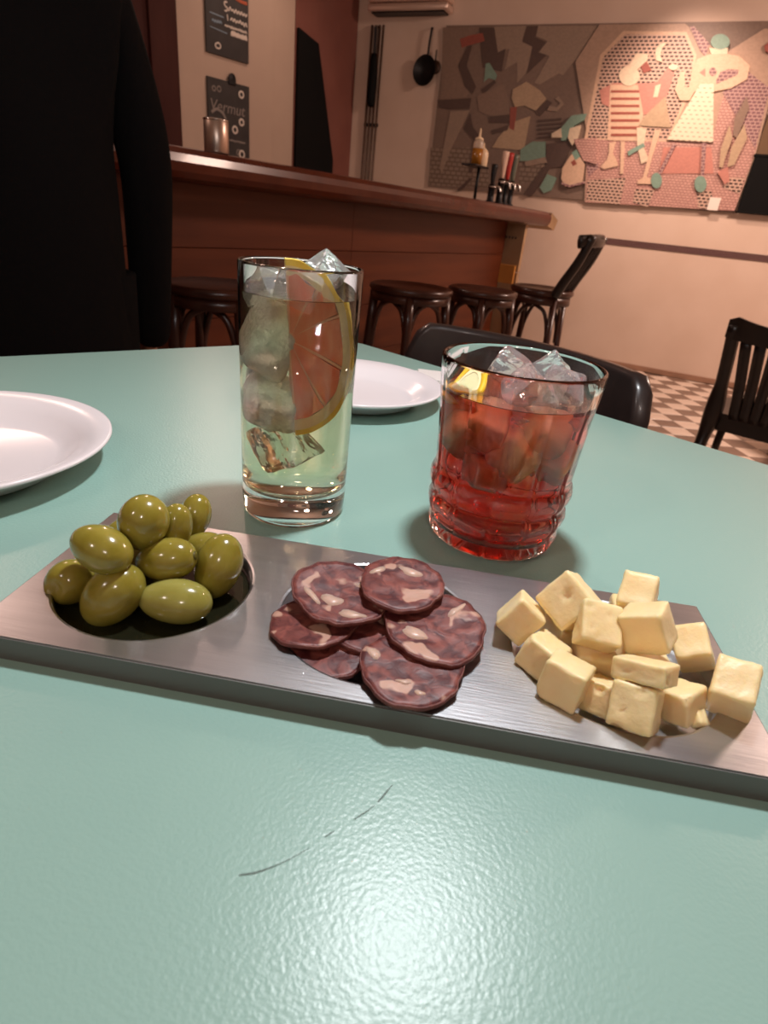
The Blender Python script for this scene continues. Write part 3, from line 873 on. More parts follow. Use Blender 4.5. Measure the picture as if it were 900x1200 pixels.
def bar_chair(x, y, rotz):
    s = thing('bar_chair', 'dark bentwood bar chair with a raked back near the end of the bar', 'chair', (x, y, 0), rotz)
    h, r = 0.82, 0.185
    obj('seat', lathe([(0, h - 0.014), (r * 0.8, h - 0.010), (r * 0.93, h), (r, h - 0.006), (r + 0.003, h - 0.022), (r - 0.008, h - 0.036), (0, h - 0.036)], 36), brown_wood, s, True)
    obj('seat_ring', lathe([(r - 0.03, h - 0.037), (r - 0.012, h - 0.037), (r - 0.010, h - 0.085), (r - 0.03, h - 0.085), (r - 0.03, h - 0.037)], 36), brown_wood, s, True)
    top, bot = [], []
    for k in range(4):
        a = PI / 4 + k * PI / 2
        top.append(V3(((r - 0.026) * math.cos(a), (r - 0.026) * math.sin(a), h - 0.04)))
        bot.append(V3(((r + 0.03) * math.cos(a), (r + 0.03) * math.sin(a), 0.0)))
        obj('leg', tube([top[k], bot[k]], lambda q: 0.020 - 0.005 * q, 10, 3), brown_wood, s, True)
    for k in range(4):
        for q in (k + 1, k - 1):
            obj('brace', arch(top[k].lerp(bot[k], 0.02), top[q % 4].lerp(bot[q % 4], 0.02), h - 0.32, h - 0.09, 0.011), brown_wood, s, True)
    for rr in (0.42, 0.52, 0.66):
        q = top[0].lerp(bot[0], rr); rad = q.xy.length * 0.97
        obj('foot_ring', tube([(rad * math.cos(2 * PI * k / 28), rad * math.sin(2 * PI * k / 28), q.z) for k in range(28)], 0.009, 7, 1, True), brown_wood, s, True)
    for yy in (-0.135, 0.135):
        obj('back_post', tube([(-0.115, yy, h - 0.03), (-0.15, yy * 1.03, h + 0.05), (-0.21, yy * 1.08, h + 0.17), (-0.255, yy * 1.10, h + 0.30)], lambda q: 0.030 - 0.006 * q, 10, 5), black_wood, s, True)
    obj('top_rail', tube([(-0.195, -0.185, h + 0.265), (-0.25, -0.12, h + 0.275), (-0.272, 0, h + 0.28), (-0.25, 0.12, h + 0.275), (-0.195, 0.185, h + 0.265)], lambda q: 0.034, 10, 5, flat=0.5), black_wood, s, True)
    for yy in (-0.05, 0.0, 0.05):
        obj('back_slat', tube([(-0.13, yy, h - 0.01), (-0.175, yy, h + 0.08), (-0.262, yy * 1.2, h + 0.27)], 0.013, 8, 5, flat=0.5), black_wood, s, True)
    return s


bar_chair(-0.75, 3.80, R(176))


def slat_chair(label, x, y, rotz):
    """wooden cafe chair seen from behind: curved top rail, five slats, flared back legs (faces +y)"""
    s = thing('cafe_chair', label, 'chair', (x, y, 0), rotz, 'dark slatted cafe chairs')
    h = 0.46
    seat = [(-0.18, -0.18), (0.18, -0.18), (0.215, 0.06), (0.20, 0.20), (0.12, 0.225), (-0.12, 0.225), (-0.20, 0.20), (-0.215, 0.06)]
    obj('seat', prism(seat, h - 0.012, h + 0.016), black_wood, s)
    obj('apron', prism([(q[0] * 0.93, q[1] * 0.93) for q in seat], h - 0.065, h - 0.012), black_wood, s)
    for sx in (-1, 1):
        obj('back_leg', tube([(sx * 0.19, -0.33, 0), (sx * 0.188, -0.245, 0.22), (sx * 0.185, -0.19, 0.40), (sx * 0.185, -0.185, 0.52), (sx * 0.190, -0.215, 0.66), (sx * 0.20, -0.285, 0.86)],
                             lambda q: 0.027 + (0.012 if 0.35 < q < 0.72 else 0) * math.sin(PI * min(1, max(0, (q - 0.35) / 0.37))), 8, 6), black_wood, s, True)
        obj('front_leg', tube([(sx * 0.17, 0.17, h - 0.02), (sx * 0.18, 0.19, 0)], lambda q: 0.021 - 0.006 * q, 8, 3), black_wood, s, True)
        obj('side_stretcher', tube([(sx * 0.186, -0.23, 0.24), (sx * 0.177, 0.185, 0.22)], 0.011, 8, 1), black_wood, s, True)
    n = 14
    vv, ff = [], []
    for k in range(n + 1):
        t = k / n * 2 - 1
        xx, yy = 0.225 * t, -0.285 - 0.045 * (1 - t * t)
        zt = 0.895 - 0.030 * (1 - t * t) - (0.022 if abs(t) > 0.99 else 0)
        zb = 0.79 + 0.012 * t * t
        for dy in (-0.012, 0.012):
            vv += [V3((xx, yy + dy + 0.018, zb)), V3((xx, yy + dy, zt))]
    for k in range(n):
        a, b = 4 * k, 4 * k + 4
        ff += [(a, b, b + 1, a + 1), (a + 2, a + 3, b + 3, b + 2), (a + 1, b + 1, b + 3, a + 3), (a, a + 2, b + 2, b)]
    ff += [(0, 1, 3, 2), (4 * n, 4 * n + 2, 4 * n + 3, 4 * n + 1)]
    obj('top_rail', (vv, ff), black_wood, s)
    for k in range(6):
        t = (k - 2.5) / 2.5
        obj('back_slat', tube([(t * 0.10, -0.175, h + 0.0), (t * 0.115, -0.205, 0.60), (t * 0.14, -0.285 - 0.02 * (1 - t * t), 0.80)], 0.022, 8, 5, flat=0.42), black_wood, s, True)
    return s


slat_chair('dark slatted chair with its back turned, nearest on the checkered floor', 0.497, 3.11, R(-14))
slat_chair('second dark slatted chair, mostly out of frame behind the first', 1.06, 4.35, R(30))


# ------------------------------------------------------------------ table
P_L0, P_L1 = V3((-0.6097, 0.3864, 0)), V3((-0.4948, 0.6179, 0))
P_R0, P_R1 = V3((-0.3894, 0.7715, 0)), V3((0.1137, 0.6081, 0))
eL = (P_L1 - P_L0).normalized(); eR = (P_R1 - P_R0).normalized()
den = eL.x * eR.y - eL.y * eR.x
dd = P_R0 - P_L0
C0 = P_L0 + eL * ((dd.x * eR.y - dd.y * eR.x) / den)     # far corner
C1 = C0 + eR * 1.02
C2 = C1 - eL * 1.20
C3 = C0 - eL * 1.20


def round_poly(P, r=0.05, n=6):
    out = []
    N = len(P)
    for i in range(N):
        p, a, b = P[i], (P[i - 1] - P[i]).normalized(), (P[(i + 1) % N] - P[i]).normalized()
        s, e = p + a * r, p + b * r
        for k in range(n + 1):
            t = k / n
            q = s * (1 - t) ** 2 + p * 2 * t * (1 - t) + e * t * t
            out.append((q.x, q.y))
    return out


tcen = (C0 + C1 + C2 + C3) / 4
table = thing('cafe_table', 'pale green laminate table in the foreground under the snacks and drinks', 'table', (tcen.x, tcen.y, 0))
rel = lambda q: V3((q.x - tcen.x, q.y - tcen.y, 0))
poly = round_poly([rel(C0), rel(C1), rel(C2), rel(C3)], 0.035)
obj('tabletop', prism(poly, T - 0.028, T), laminate, table)
big = [(x * 1.0035, y * 1.0035) for x, y in poly]
npoly = len(poly)
v = [V3((x, y, T - 0.030)) for x, y in big] + [V3((x, y, T - 0.0006)) for x, y in big] + [V3((x, y, T - 0.0006)) for x, y in poly] + [V3((x, y, T - 0.030)) for x, y in poly]
f = []
for i in range(npoly):
    j = (i + 1) % npoly
    for a, b in ((0, 1), (1, 2), (2, 3), (3, 0)):
        f.append((a * npoly + i, a * npoly + j, b * npoly + j, b * npoly + i))
obj('edge_band', (v, f), edge_m, table)
obj('column', lathe([(0, 0.03), (0.045, 0.03), (0.04, 0.06), (0.038, T - 0.06), (0.06, T - 0.045), (0.16, T - 0.029), (0, T - 0.029)], 28), black_metal, table, True)
obj('base', lathe([(0, 0), (0.27, 0), (0.275, 0.008), (0.25, 0.02), (0.06, 0.035), (0, 0.036)], 40), black_metal, table, True)
sc_pts = [(-0.0664, 0.081), (-0.0619, 0.0848), (-0.0559, 0.0931), (-0.0498, 0.1058), (-0.0435, 0.1184), (-0.0412, 0.1296)]
sp = smooth_path([(x - tcen.x, y - tcen.y, T + 0.00008) for x, y in sc_pts], 8)


def ribbon(P, wfn):
    v, f = [], []
    for i, p in enumerate(P):
        d = (P[min(i + 1, len(P) - 1)] - P[max(i - 1, 0)]).normalized()
        s = V3((-d.y, d.x, 0)) * wfn(i / (len(P) - 1))
        v += [p + s, p - s, p + s - V3((0, 0, 0.0002)), p - s - V3((0, 0, 0.0002))]
    for i in range(len(P) - 1):
        a, b = 4 * i, 4 * i + 4
        f += [(a, b, b + 1, a + 1), (a, a + 2, b + 2, b), (a + 1, b + 1, b + 3, a + 3)]
    return v, f


for a, b, w_ in ((0, 15, 0.00042), (15, 19, 0.00016), (22, 24, 0.0003), (28, 33, 0.0003), (34, 40, 0.00042)):
    obj('scratch', ribbon(sp[a:b + 1], lambda q, w_=w_: 0.7 * w_ * (0.45 + 0.55 * math.sin(PI * min(1, q + 0.15)))), scratch_m, table)

# chair tucked in on the far side: only its curved back shows over the edge
en = V3((0.310, 0.951, 0)).normalized()
nc_c = V3((-0.153, 0.812, 0))
nc = thing('tucked_chair', 'black chair with a curved back tucked against the far table edge', 'chair', (nc_c.x, nc_c.y, 0), math.atan2(eR.y, eR.x))
n = 22
vv, ff = [], []
HB, ZT = 0.27, 0.986
for k in range(n + 1):
    t = k / n * 2 - 1
    ang = t * R(62)
    rad = 0.205
    cx_, cy_ = rad * math.sin(ang) * 0.985, -0.045 + (rad * 0.62) * (math.cos(ang) - 0.55)
    nx_, ny_ = math.sin(ang), math.cos(ang)
    drop = 0.050 * max(0, (abs(t) - 0.80) / 0.20) ** 2.2
    for off in (-0.011, 0.011):
        for zz in (ZT - HB, ZT - drop):
            vv.append(V3((cx_ + nx_ * off, cy_ + ny_ * off, zz)))
for k in range(n):
    a, b = 4 * k, 4 * k + 4
    ff += [(a, b, b + 1, a + 1), (a + 2, a + 3, b + 3, b + 2), (a + 1, b + 1, b + 3, a + 3), (a, a + 2, b + 2, b)]
ff += [(0, 1, 3, 2), (4 * n, 4 * n + 2, 4 * n + 3, 4 * n + 1)]
bk = obj('backrest', (vv, ff), mat('chair_leatherette', (0.020, 0.013, 0.012), 0.30, var=(0.026, 0.017, 0.015), scale=30, coat=0.15), nc, True)
bv = bk.modifiers.new('bevel', 'BEVEL'); bv.width = 0.007; bv.segments = 3; bv.limit_method = 'ANGLE'; bv.angle_limit = R(50)
obj('seat', prism([(-0.19, -0.30), (0.19, -0.30), (0.205, -0.06), (0.17, 0.03), (-0.17, 0.03), (-0.205, -0.06)], 0.60, 0.645), black_wood, nc)
for sx in (-1, 1):
    obj('leg', tube([(sx * 0.17, 0.0, 0.62), (sx * 0.20, 0.05, 0)], lambda q: 0.02 - 0.005 * q, 8, 3), black_wood, nc, True)
    obj('leg', tube([(sx * 0.17, -0.27, 0.60), (sx * 0.19, -0.30, 0)], lambda q: 0.02 - 0.005 * q, 8, 3), black_wood, nc, True)
    obj('back_post', tube([(sx * 0.135, 0.0, 0.63), (sx * 0.135, 0.012, 0.70), (sx * 0.13, 0.006, 0.76)], 0.016, 8, 3), black_wood, nc, True)

# ------------------------------------------------------------------ tray
TRC = (-0.0812, 0.1957)
TRA = R(17.4)
tray = thing('serving_tray', 'oblong steel serving tray with three round wells, on the green table', 'tray', (*TRC, T), TRA)
TL, TWD, TH, WR, WZ = 0.306, 0.1035, 0.011, 0.0422, 0.0028
CELL = TL / 3


def tray_geo():
    v, f = [], []
    def add(p):
        v.append(V3(p)); return len(v) - 1
    seg = 72
    hx, hy = CELL / 2, TWD / 2
    corner = math.atan2(hy, hx)
    for c in (-1, 0, 1):
        ox = c * CELL
        angs = sorted([2 * PI * k / seg for k in range(seg)] + [corner, PI - corner, PI + corner, 2 * PI - corner])
        rings = []
        outer = []
        for a in angs:
            ca, sa = math.cos(a), math.sin(a)
            k = min(hx / abs(ca) if abs(ca) > 1e-9 else 9, hy / abs(sa) if abs(sa) > 1e-9 else 9)
            outer.append(add((ox + ca * k, sa * k, TH)))
        rings.append(outer)
        for (r, z) in ((WR + 0.0014, TH), (WR + 0.0004, TH - 0.0004), (WR, TH - 0.0014), (WR - 0.0004, WZ + 0.0016), (WR - 0.0016, WZ + 0.0003), (WR - 0.003, WZ)):
            rings.append([add((ox + r * math.cos(a), r * math.sin(a), z)) for a in angs])
        N = len(angs)
        for a, b in zip(rings, rings[1:]):
            for i in range(N):
                j = (i + 1) % N
                f.append((a[i], a[j], b[j], b[i]))
        ctr = add((ox, 0, WZ))
        for i in range(N):
            f.append((rings[-1][i], rings[-1][(i + 1) % N], ctr))
    X, Y = TL / 2, TWD / 2
    b = [add(p) for p in ((-X, -Y, TH), (X, -Y, TH), (X, Y, TH), (-X, Y, TH), (-X, -Y, 0), (X, -Y, 0), (X, Y, 0), (-X, Y, 0))]
    for i in range(4):
        j = (i + 1) % 4
        f.append((b[i], b[j], b[4 + j], b[4 + i]))
    f.append((b[7], b[6], b[5], b[4]))
    return v, f


obj('tray_body', tray_geo(), steel, tray)
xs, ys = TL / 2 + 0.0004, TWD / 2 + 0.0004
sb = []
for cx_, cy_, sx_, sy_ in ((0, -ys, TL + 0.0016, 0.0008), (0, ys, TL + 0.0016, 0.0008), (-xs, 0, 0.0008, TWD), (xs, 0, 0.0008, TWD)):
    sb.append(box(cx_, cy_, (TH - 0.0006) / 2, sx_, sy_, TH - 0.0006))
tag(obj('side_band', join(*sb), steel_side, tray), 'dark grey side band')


def tray_pt(c, dx=0.0, dy=0.0):
    x, y = c * CELL + dx, dy
    return V3((TRC[0] + x * math.cos(TRA) - y * math.sin(TRA), TRC[1] + x * math.sin(TRA) + y * math.cos(TRA), T))


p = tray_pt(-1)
br = obj('olive_shading', lathe([(0, 0.0), (WR - 0.0015, 0.0), (WR - 0.0012, 0.0012), (0, 0.0012)], 48), shading_m)  # black disc painting shade and dark reflection into the well
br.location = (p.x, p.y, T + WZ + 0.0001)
tag(br, 'thin black disc of shading and dark reflection under the olives in the left well', 'shading', kind='stuff')


# ------------------------------------------------------------------ olives
def olive_geo(a, b, dent=None, seed=0):
    v, f, rows = [], [], []
    nu, nv = 26, 18
    for i in range(nv + 1):
        th = PI * i / nv
        row = []
        for k in range(nu):
            if i in (0, nv) and k: break
            ph = 2 * PI * k / nu
            u = math.cos(th)
            egg = 1.0 + 0.07 * u
            q = V3((a * u, b * egg * math.sin(th) * math.cos(ph), b * egg * math.sin(th) * math.sin(ph)))
            q *= 1 + 0.018 * noise.noise(q * 90 + V3((seed * 3.1, 0, 0)))
            if dent:
                for (c, rr, dp) in dent:
                    dlt = (q - V3(c)).length
                    if dlt < rr:
                        w_ = 0.5 + 0.5 * math.cos(PI * dlt / rr)
                        q -= V3(c).normalized() * dp * w_
            row.append(len(v)); v.append(q)
        rows.append(row)
    for A, B in zip(rows, rows[1:]):
        for k in range(nu):
            k2 = (k + 1) % nu
            if len(A) == 1: f.append((A[0], B[k], B[k2]))
            elif len(B) == 1: f.append((A[k], B[0], A[k2]))
            else: f.append((A[k], B[k], B[k2], A[k2]))
    return v, f


def olive(label, c, a, b, ang, lean=0.0, m=None, dent=None, seed=0, scar=False):
    """c = centre; ang = tilt of the long axis in the picture plane, lean = turn of the axis towards the viewer"""
    ax = rt * math.cos(R(ang)) + up * math.sin(R(ang))
    ax = ax * math.cos(R(lean)) - fw * math.sin(R(lean))
    ax.normalize()
    yv = (-fw - ax * (-fw).dot(ax)).normalized(); zv = ax.cross(yv)
    M3 = Matrix((ax, yv, zv)).transposed()
    o = thing('olive', label, 'olive', (c[0], c[1], T + c[2]), 0, 'green olives in the left well')
    o.rotation_euler = M3.to_euler()
    obj('flesh', olive_geo(a, b, dent, seed), m or olive_m, o, True)
    if scar:
        obj('stem_scar', xf(lathe([(0, 0.0006), (0.0013, 0.0004), (0.002, 0.0), (0.001, -0.0006), (0, -0.0007)], 12), Matrix.Translation((a * 1.0, 0, 0)) @ Matrix.Rotation(R(90), 4, 'Y')), olive_dark, o, True)
    return o


olive('topmost olive, round end up at the peak of the heap', (-0.1821, 0.1638, 0.0395), 0.0135, 0.0108, 60, 35, seed=1)
olive('small olive tucked just right of the topmost one', (-0.1765, 0.1765, 0.0330), 0.0120, 0.0075, 75, 20, seed=2)
olive('rearmost olive at the top right of the heap', (-0.1815, 0.1950, 0.0300), 0.0110, 0.0074, 80, 0, seed=3)
olive('upper left olive tilted down to the right, on the shoulder of the heap', (-0.1860, 0.1445, 0.0345), 0.0138, 0.0098, -25, 10, seed=4)
olive('olive in the middle of the heap below the topmost one', (-0.1705, 0.1638, 0.0250), 0.0140, 0.0096, 8, 10, olive_m, seed=5, scar=True)
olive('tall olive standing on end at the right edge of the well', (-0.1558, 0.1805, 0.0180), 0.0156, 0.0106, 72, 5, olive_m, seed=6)
olive('pale front olive lying crosswise at the right of the well', (-0.1578, 0.1550, 0.0130), 0.0158, 0.0098, -5, 0, olive_pale, seed=7)
olive('large front left olive with a long sheen, tilted up to the right', (-0.1806, 0.1425, 0.0145), 0.0158, 0.0114, 46, 8, olive_m, seed=8, dent=[((0.004, 0.010, 0.004), 0.007, 0.0006)])
olive('far left olive with a wrinkled pit hole facing out', (-0.2050, 0.1410, 0.0125), 0.0118, 0.0098, 30, 25, olive_m, seed=9, dent=[((0.002, 0.0098, 0.001), 0.0052, 0.0032), ((-0.002, 0.0094, 0.0028), 0.004, 0.0022)])
olive('olive half hidden between the middle one and the tall right one', (-0.1700, 0.1860, 0.0190), 0.0120, 0.0085, 10, 0, seed=10)
olive('olive at the back left, a sliver behind the topmost one', (-0.2020, 0.1690, 0.0230), 0.0120, 0.0085, 35, 0, seed=11)
olive('buried olive on the well floor in the middle of the heap', (-0.1870, 0.1650, 0.0135), 0.0125, 0.0095, 40, 0, seed=12)


# ------------------------------------------------------------------ salami
def salami(label, c, r, tilt=(0, 0), fold=0.0, foldang=0.0, seed=0, squash=1.0, rot=0.0, th=0.0020, fats=()):
    s = thing('salami_slice', label, 'salami slice', (c[0], c[1], T + c[2]), 0, 'salami slices in the middle well')
    s.rotation_euler = Matrix.Rotation(R(rot), 3, 'Z').to_euler()
    nseg, nr = 48, 9
    rnd = random.Random(seed)
    ph = [rnd.uniform(0, 6.28) for _ in range(6)]
    def outline(a):
        return r * (1 + 0.035 * math.sin(2 * a + ph[0]) + 0.028 * math.sin(3 * a + ph[1]) + 0.018 * math.sin(5 * a + ph[2]) + 0.016 * math.sin(9 * a + ph[3]) + 0.012 * math.sin(15 * a + ph[4]))
    fd = V3((math.cos(foldang), math.sin(foldang), 0))
    def zf(x, y):
        d = x * fd.x + y * fd.y
        return fold * d * d / (r * r) + 0.0006 * noise.noise(V3((x * 160, y * 160, seed * 2.0))) + x * math.tan(R(tilt[0])) + y * math.tan(R(tilt[1]))
    def pt(k, q):
        a = 2 * PI * k / nseg
        rr = outline(a) * q
        x, y = rr * math.cos(a), rr * math.sin(a) * squash
        return x, y
    def face(z0):
        v = [V3((0, 0, zf(0, 0) + z0))]
        for i in range(1, nr + 1):
            for k in range(nseg):
                x, y = pt(k, i / nr)
                v.append(V3((x, y, zf(x, y) + z0 - (0.0002 if i == nr else 0) * (1 if z0 > 0 else -1))))
        f = [(0, 1 + k, 1 + (k + 1) % nseg) for k in range(nseg)]
        for i in range(nr - 1):
            a, b = 1 + i * nseg, 1 + (i + 1) * nseg
            f += [(a + k, b + k, b + (k + 1) % nseg, a + (k + 1) % nseg) for k in range(nseg)]
        return v, f
    A = face(th / 2); B = face(-th / 2)
    g = join(A, B)
    nA = len(A[0]); o = 1 + (nr - 1) * nseg
    g[1].extend([(o + k, o + (k + 1) % nseg, nA + o + (k + 1) % nseg, nA + o + k) for k in range(nseg)])
    obj('meat', g, salami_m, s, True)
    rv, rf = [], []
    for k in range(nseg):
        for (q, dz) in ((0.985, th / 2 + 0.00012), (1.012, th / 2 - 0.0003), (1.012, -th / 2 + 0.0003), (0.985, -th / 2 - 0.00012)):
            x, y = pt(k, q); rv.append(V3((x, y, zf(x, y) + dz)))
    for k in range(nseg):
        a, b = 4 * k, 4 * ((k + 1) % nseg)
        for q in range(3):
            rf.append((a + q, a + q + 1, b + q + 1, b + q))
        rf.append((a + 3, a, b, b + 3))
    obj('rind', (rv, rf), salami_rind, s, True)
    for (fx, fy, fr, fs, fa) in fats:
        vv = []; nn_ = 16
        for k in range(nn_):
            a = 2 * PI * k / nn_
            q = fr * (1 + 0.22 * math.sin(2 * a + fx * 900) + 0.12 * math.sin(3 * a + fy * 800))
            px_, py_ = q * math.cos(a), q * fs * math.sin(a)
            x = fx + px_ * math.cos(fa) - py_ * math.sin(fa); y = fy + px_ * math.sin(fa) + py_ * math.cos(fa)
            vv.append(V3((x, y, zf(x, y) + th / 2 + 0.00016)))
        bot = [q - V3((0, 0, 0.0008)) for q in vv]
        cc = V3((fx, fy, zf(fx, fy) + th / 2 + 0.00035))
        N_ = nn_
        f_ = [(N_ * 2, k, (k + 1) % N_) for k in range(N_)] + [(k, N_ + k, N_ + (k + 1) % N_, (k + 1) % N_) for k in range(N_)]
        obj('fat', (vv + bot + [cc], f_), fat_m, s, True)
    return s


VA = R(22)      # picture-right direction on the table is about 22 degrees
salami('lowest salami slice, dark and half hidden at the front left', (-0.0895, 0.1665, 0.0085), 0.0165, (0, 3), 0.0008, 0.4, 21, rot=22)
salami('salami slice resting on the left rim of the well', (-0.1015, 0.1755, 0.0118), 0.0185, (2, -4), 0.001, 1.2, 22, rot=22, fats=((0.002, 0.010, 0.0035, 0.5, 0.4),))
salami('hidden salami slice under the rest at the back of the well', (-0.0760, 0.2060, 0.0080), 0.0205, (0, 2), 0.001, 0.2, 27, rot=10)
salami('hidden salami slice in the middle of the heap', (-0.0800, 0.1900, 0.0110), 0.0200, (0, 2), 0.0005, 0.9, 28, rot=50)
salami('front salami slice, fat-edged, reaching over the near rim', (-0.0535, 0.1705, 0.0140), 0.0205, (1, 2), 0.0008, 0.2, 23, rot=22, fats=((-0.0155, 0.0040, 0.0042, 0.42, -0.9), (0.003, -0.014, 0.0018, 0.7, 0), (0.012, 0.004, 0.0035, 0.4, 0.6), (-0.003, -0.009, 0.003, 0.35, 0.1)))
salami('right hand salami slice with one large white fat spot', (-0.0540, 0.1950, 0.0170), 0.0218, (1, 2), 0.0012, 0.5, 24, rot=22, fats=((-0.0085, -0.0065, 0.0064, 0.42, -0.5), (0.009, 0.011, 0.005, 0.35, 0.9)))
salami('upper left salami slice, large, with pale fat lumps and a ragged edge', (-0.0975, 0.1925, 0.0185), 0.0215, (-2, 4), 0.0015, 2.2, 25, rot=22, fats=((-0.0035, -0.0065, 0.0046, 0.8, 0.2), (-0.0125, -0.005, 0.0055, 0.32, -0.9), (0.011, 0.0065, 0.0055, 0.40, 0.2), (0.006, -0.0145, 0.0065, 0.35, -0.25)))
salami('round dark-rimmed salami slice lying on top at the back', (-0.0765, 0.2085, 0.0225), 0.0192, (1, 3), 0.0010, 0.8, 26, rot=22, fats=((0.004, 0.0085, 0.0060, 0.42, -0.25), (-0.011, 0.0075, 0.0038, 0.5, 0.8)))


# ------------------------------------------------------------------ cheese
def cheese_geo(dim, seed, holes=(), n=12, rb=0.0011, wob=1.0):
    rb = min(rb, min(dim) * 0.42)
    h = [d / 2 for d in dim]
    idx, v, f = {}, [], []
    def key(p):
        k = tuple(round(c * 1e6) for c in p)
        if k not in idx:
            idx[k] = len(v); v.append(V3(p))
        return idx[k]
    for axis in range(3):
        a1, a2 = (axis + 1) % 3, (axis + 2) % 3
        for s in (-1, 1):
            for i in range(n):
                for j in range(n):
                    q = []
                    for (u, w_) in ((i, j), (i + 1, j), (i + 1, j + 1), (i, j + 1)):
                        p = [0, 0, 0]
                        p[axis] = s * h[axis]; p[a1] = h[a1] * (2 * u / n - 1); p[a2] = h[a2] * (2 * w_ / n - 1)
                        q.append(key(p))
                    f.append(tuple(q) if s > 0 else tuple(reversed(q)))
    out = []
    for p in v:
        inner = V3([max(-h[k] + rb, min(h[k] - rb, p[k])) for k in range(3)])
        d = p - inner
        q = inner + d.normalized() * rb if d.length > 1e-9 else p.copy()
        nrm = d.normalized() if d.length > 1e-9 else V3((0, 0, 1))
        q += V3((noise.noise(q * 130 + V3((seed, 0, 0))), noise.noise(q * 130 + V3((0, seed + 5, 0))), noise.noise(q * 130 + V3((0, 0, seed + 9))))) * 0.0005 * wob
        q += nrm * 0.00022 * noise.noise(q * 700 + V3((seed, seed, 0)))
        for (hc, hr, hd) in holes:
            dl = (q - V3((hc[0] * h[0], hc[1] * h[1], hc[2] * h[2]))).length
            if dl < hr: q -= nrm * hd * math.sqrt(max(0, 1 - (dl / hr) ** 2))
        out.append(q)
    return out, f


def cheese(label, c, q, dim, seed, holes=()):
    o = obj('cheese_cube', cheese_geo(dim, seed, holes), cheese_m, None, True)
    o.location = (c[0], c[1], T + c[2])
    o.rotation_mode = 'QUATERNION'; o.rotation_quaternion = q
    return tag(o, label, 'cheese', 'cheese cubes in the right well')


small = [((0.3, 0.4, 1.0), 0.0012, 0.0012), ((-0.5, -0.3, 1.0), 0.0009, 0.001)]
def PQ(roll, tip):
    """face turned to the viewer, rolled in the picture plane and tipped upwards"""
    x = rt * math.cos(R(roll)) + up * math.sin(R(roll))
    z = (-fw * math.cos(R(tip)) + up * math.sin(R(tip))); z = (z - x * z.dot(x)).normalized()
    return tuple(Matrix((x, z.cross(x), z)).transposed().to_quaternion())


E_ = lambda a, b, c: tuple((Matrix.Rotation(R(c), 3, 'Z') @ Matrix.Rotation(R(b), 3, 'Y') @ Matrix.Rotation(R(a), 3, 'X')).to_quaternion())
cheese('rightmost cheese cube, alone on the steel at the end of the tray', (0.0596, 0.2185, 0.0208), (0.964, 0.248, -0.083, -0.054), (0.0150, 0.0174, 0.0186), 1, [((-0.3, -1.0, 0.2), 0.0011, 0.001)])
cheese('large cheese cube tipped on its corner at the back left with one round hole', (-0.0063, 0.2261, 0.0307), (0.784, 0.381, -0.340, 0.352), (0.0186, 0.0184, 0.0168), 2, [((0.22, 0.1, 1.0), 0.0021, 0.0016)])
cheese('front cheese cube leaning toward the salami, a brown nick at its lower corner', (0.0009, 0.1913, 0.0176), (0.770, 0.631, -0.042, -0.086), (0.0160, 0.0162, 0.0145), 3, [((-1.0, -0.9, 0.8), 0.0024, 0.0014), ((0.6, 0.75, 1), 0.001, 0.0008)])
cheese('small square cheese piece lying on top in the middle of the heap', (0.0066, 0.2160, 0.0300), PQ(-15, 28), (0.0162, 0.0173, 0.0110), 4, small + [((-0.2, -0.8, 1.0), 0.0014, 0.001), ((-0.7, 0.6, 1.0), 0.0016, 0.001)])
cheese('biggest cheese block high on the right of the heap', (0.0246, 0.2211, 0.0333), (0.714, 0.644, -0.252, 0.114), (0.0166, 0.0165, 0.0155), 5)
cheese('slab of cheese lying over the front block like a lid', (0.0264, 0.1997, 0.0283), (0.830, 0.516, -0.211, -0.027), (0.0194, 0.0082, 0.0161), 6, [((-0.4, 0.0, 1.0), 0.0016, 0.0007), ((0.95, -0.2, 0.6), 0.002, 0.0012)])
cheese('tall front cheese block under the slab, with a small dark pit', (0.0270, 0.1934, 0.0162), (0.871, 0.474, -0.129, -0.021), (0.0159, 0.0165, 0.0180), 7, [((-0.3, -0.2, 1.0), 0.0009, 0.0011), ((0.3, 0.75, 1.0), 0.002, 0.001), ((-0.5, -1.0, 0.9), 0.002, 0.001)])
cheese('leftmost cheese cube at the edge nearest the salami', (-0.0236, 0.2171, 0.0209), (0.662, 0.558, -0.235, 0.442), (0.0162, 0.0140, 0.0165), 8, [((0.1, -0.5, 1.0), 0.0014, 0.0007)])
cheese('cheese cube with a notched top between the leftmost and the front one', (-0.0097, 0.2044, 0.0155), (0.768, 0.613, -0.053, -0.180), (0.0145, 0.0138, 0.0165), 9, [((-1.0, 0.9, 0.9), 0.0025, 0.0016)])
cheese('broken cheese cube with a loose crumb, between the front block and the lone cube', (0.0442, 0.2097, 0.0130), (0.709, 0.640, -0.290, -0.057), (0.0110, 0.0130, 0.0140), 10, [((1, 1, 1), 0.003, 0.0015)])
cheese('cheese wedge at the back right below the biggest block', (0.0463, 0.2440, 0.0167), (0.465, 0.849, -0.076, 0.238), (0.0140, 0.0175, 0.0155), 11, [((-0.4, -0.6, 1.0), 0.0012, 0.0008)])
cheese('low cheese piece at the front between the two front blocks', (0.0153, 0.1999, 0.0101), (0.835, 0.539, -0.100, -0.051), (0.0120, 0.0125, 0.0160), 12, [((0.0, 0.7, 1.0), 0.002, 0.0014)])
cheese('cheese cube peeking over at the very back of the heap', (0.0205, 0.2590, 0.0245), (0.438, 0.895, -0.080, 0.039), (0.0150, 0.0170, 0.0170), 13)
cheese('cheese cube behind the small square piece, under the back cubes', (0.0098, 0.2436, 0.0160), (0.750, 0.659, 0.008, 0.059), (0.0124, 0.0095, 0.0160), 14, [((0.5, 0.9, 0.2), 0.0015, 0.001)])
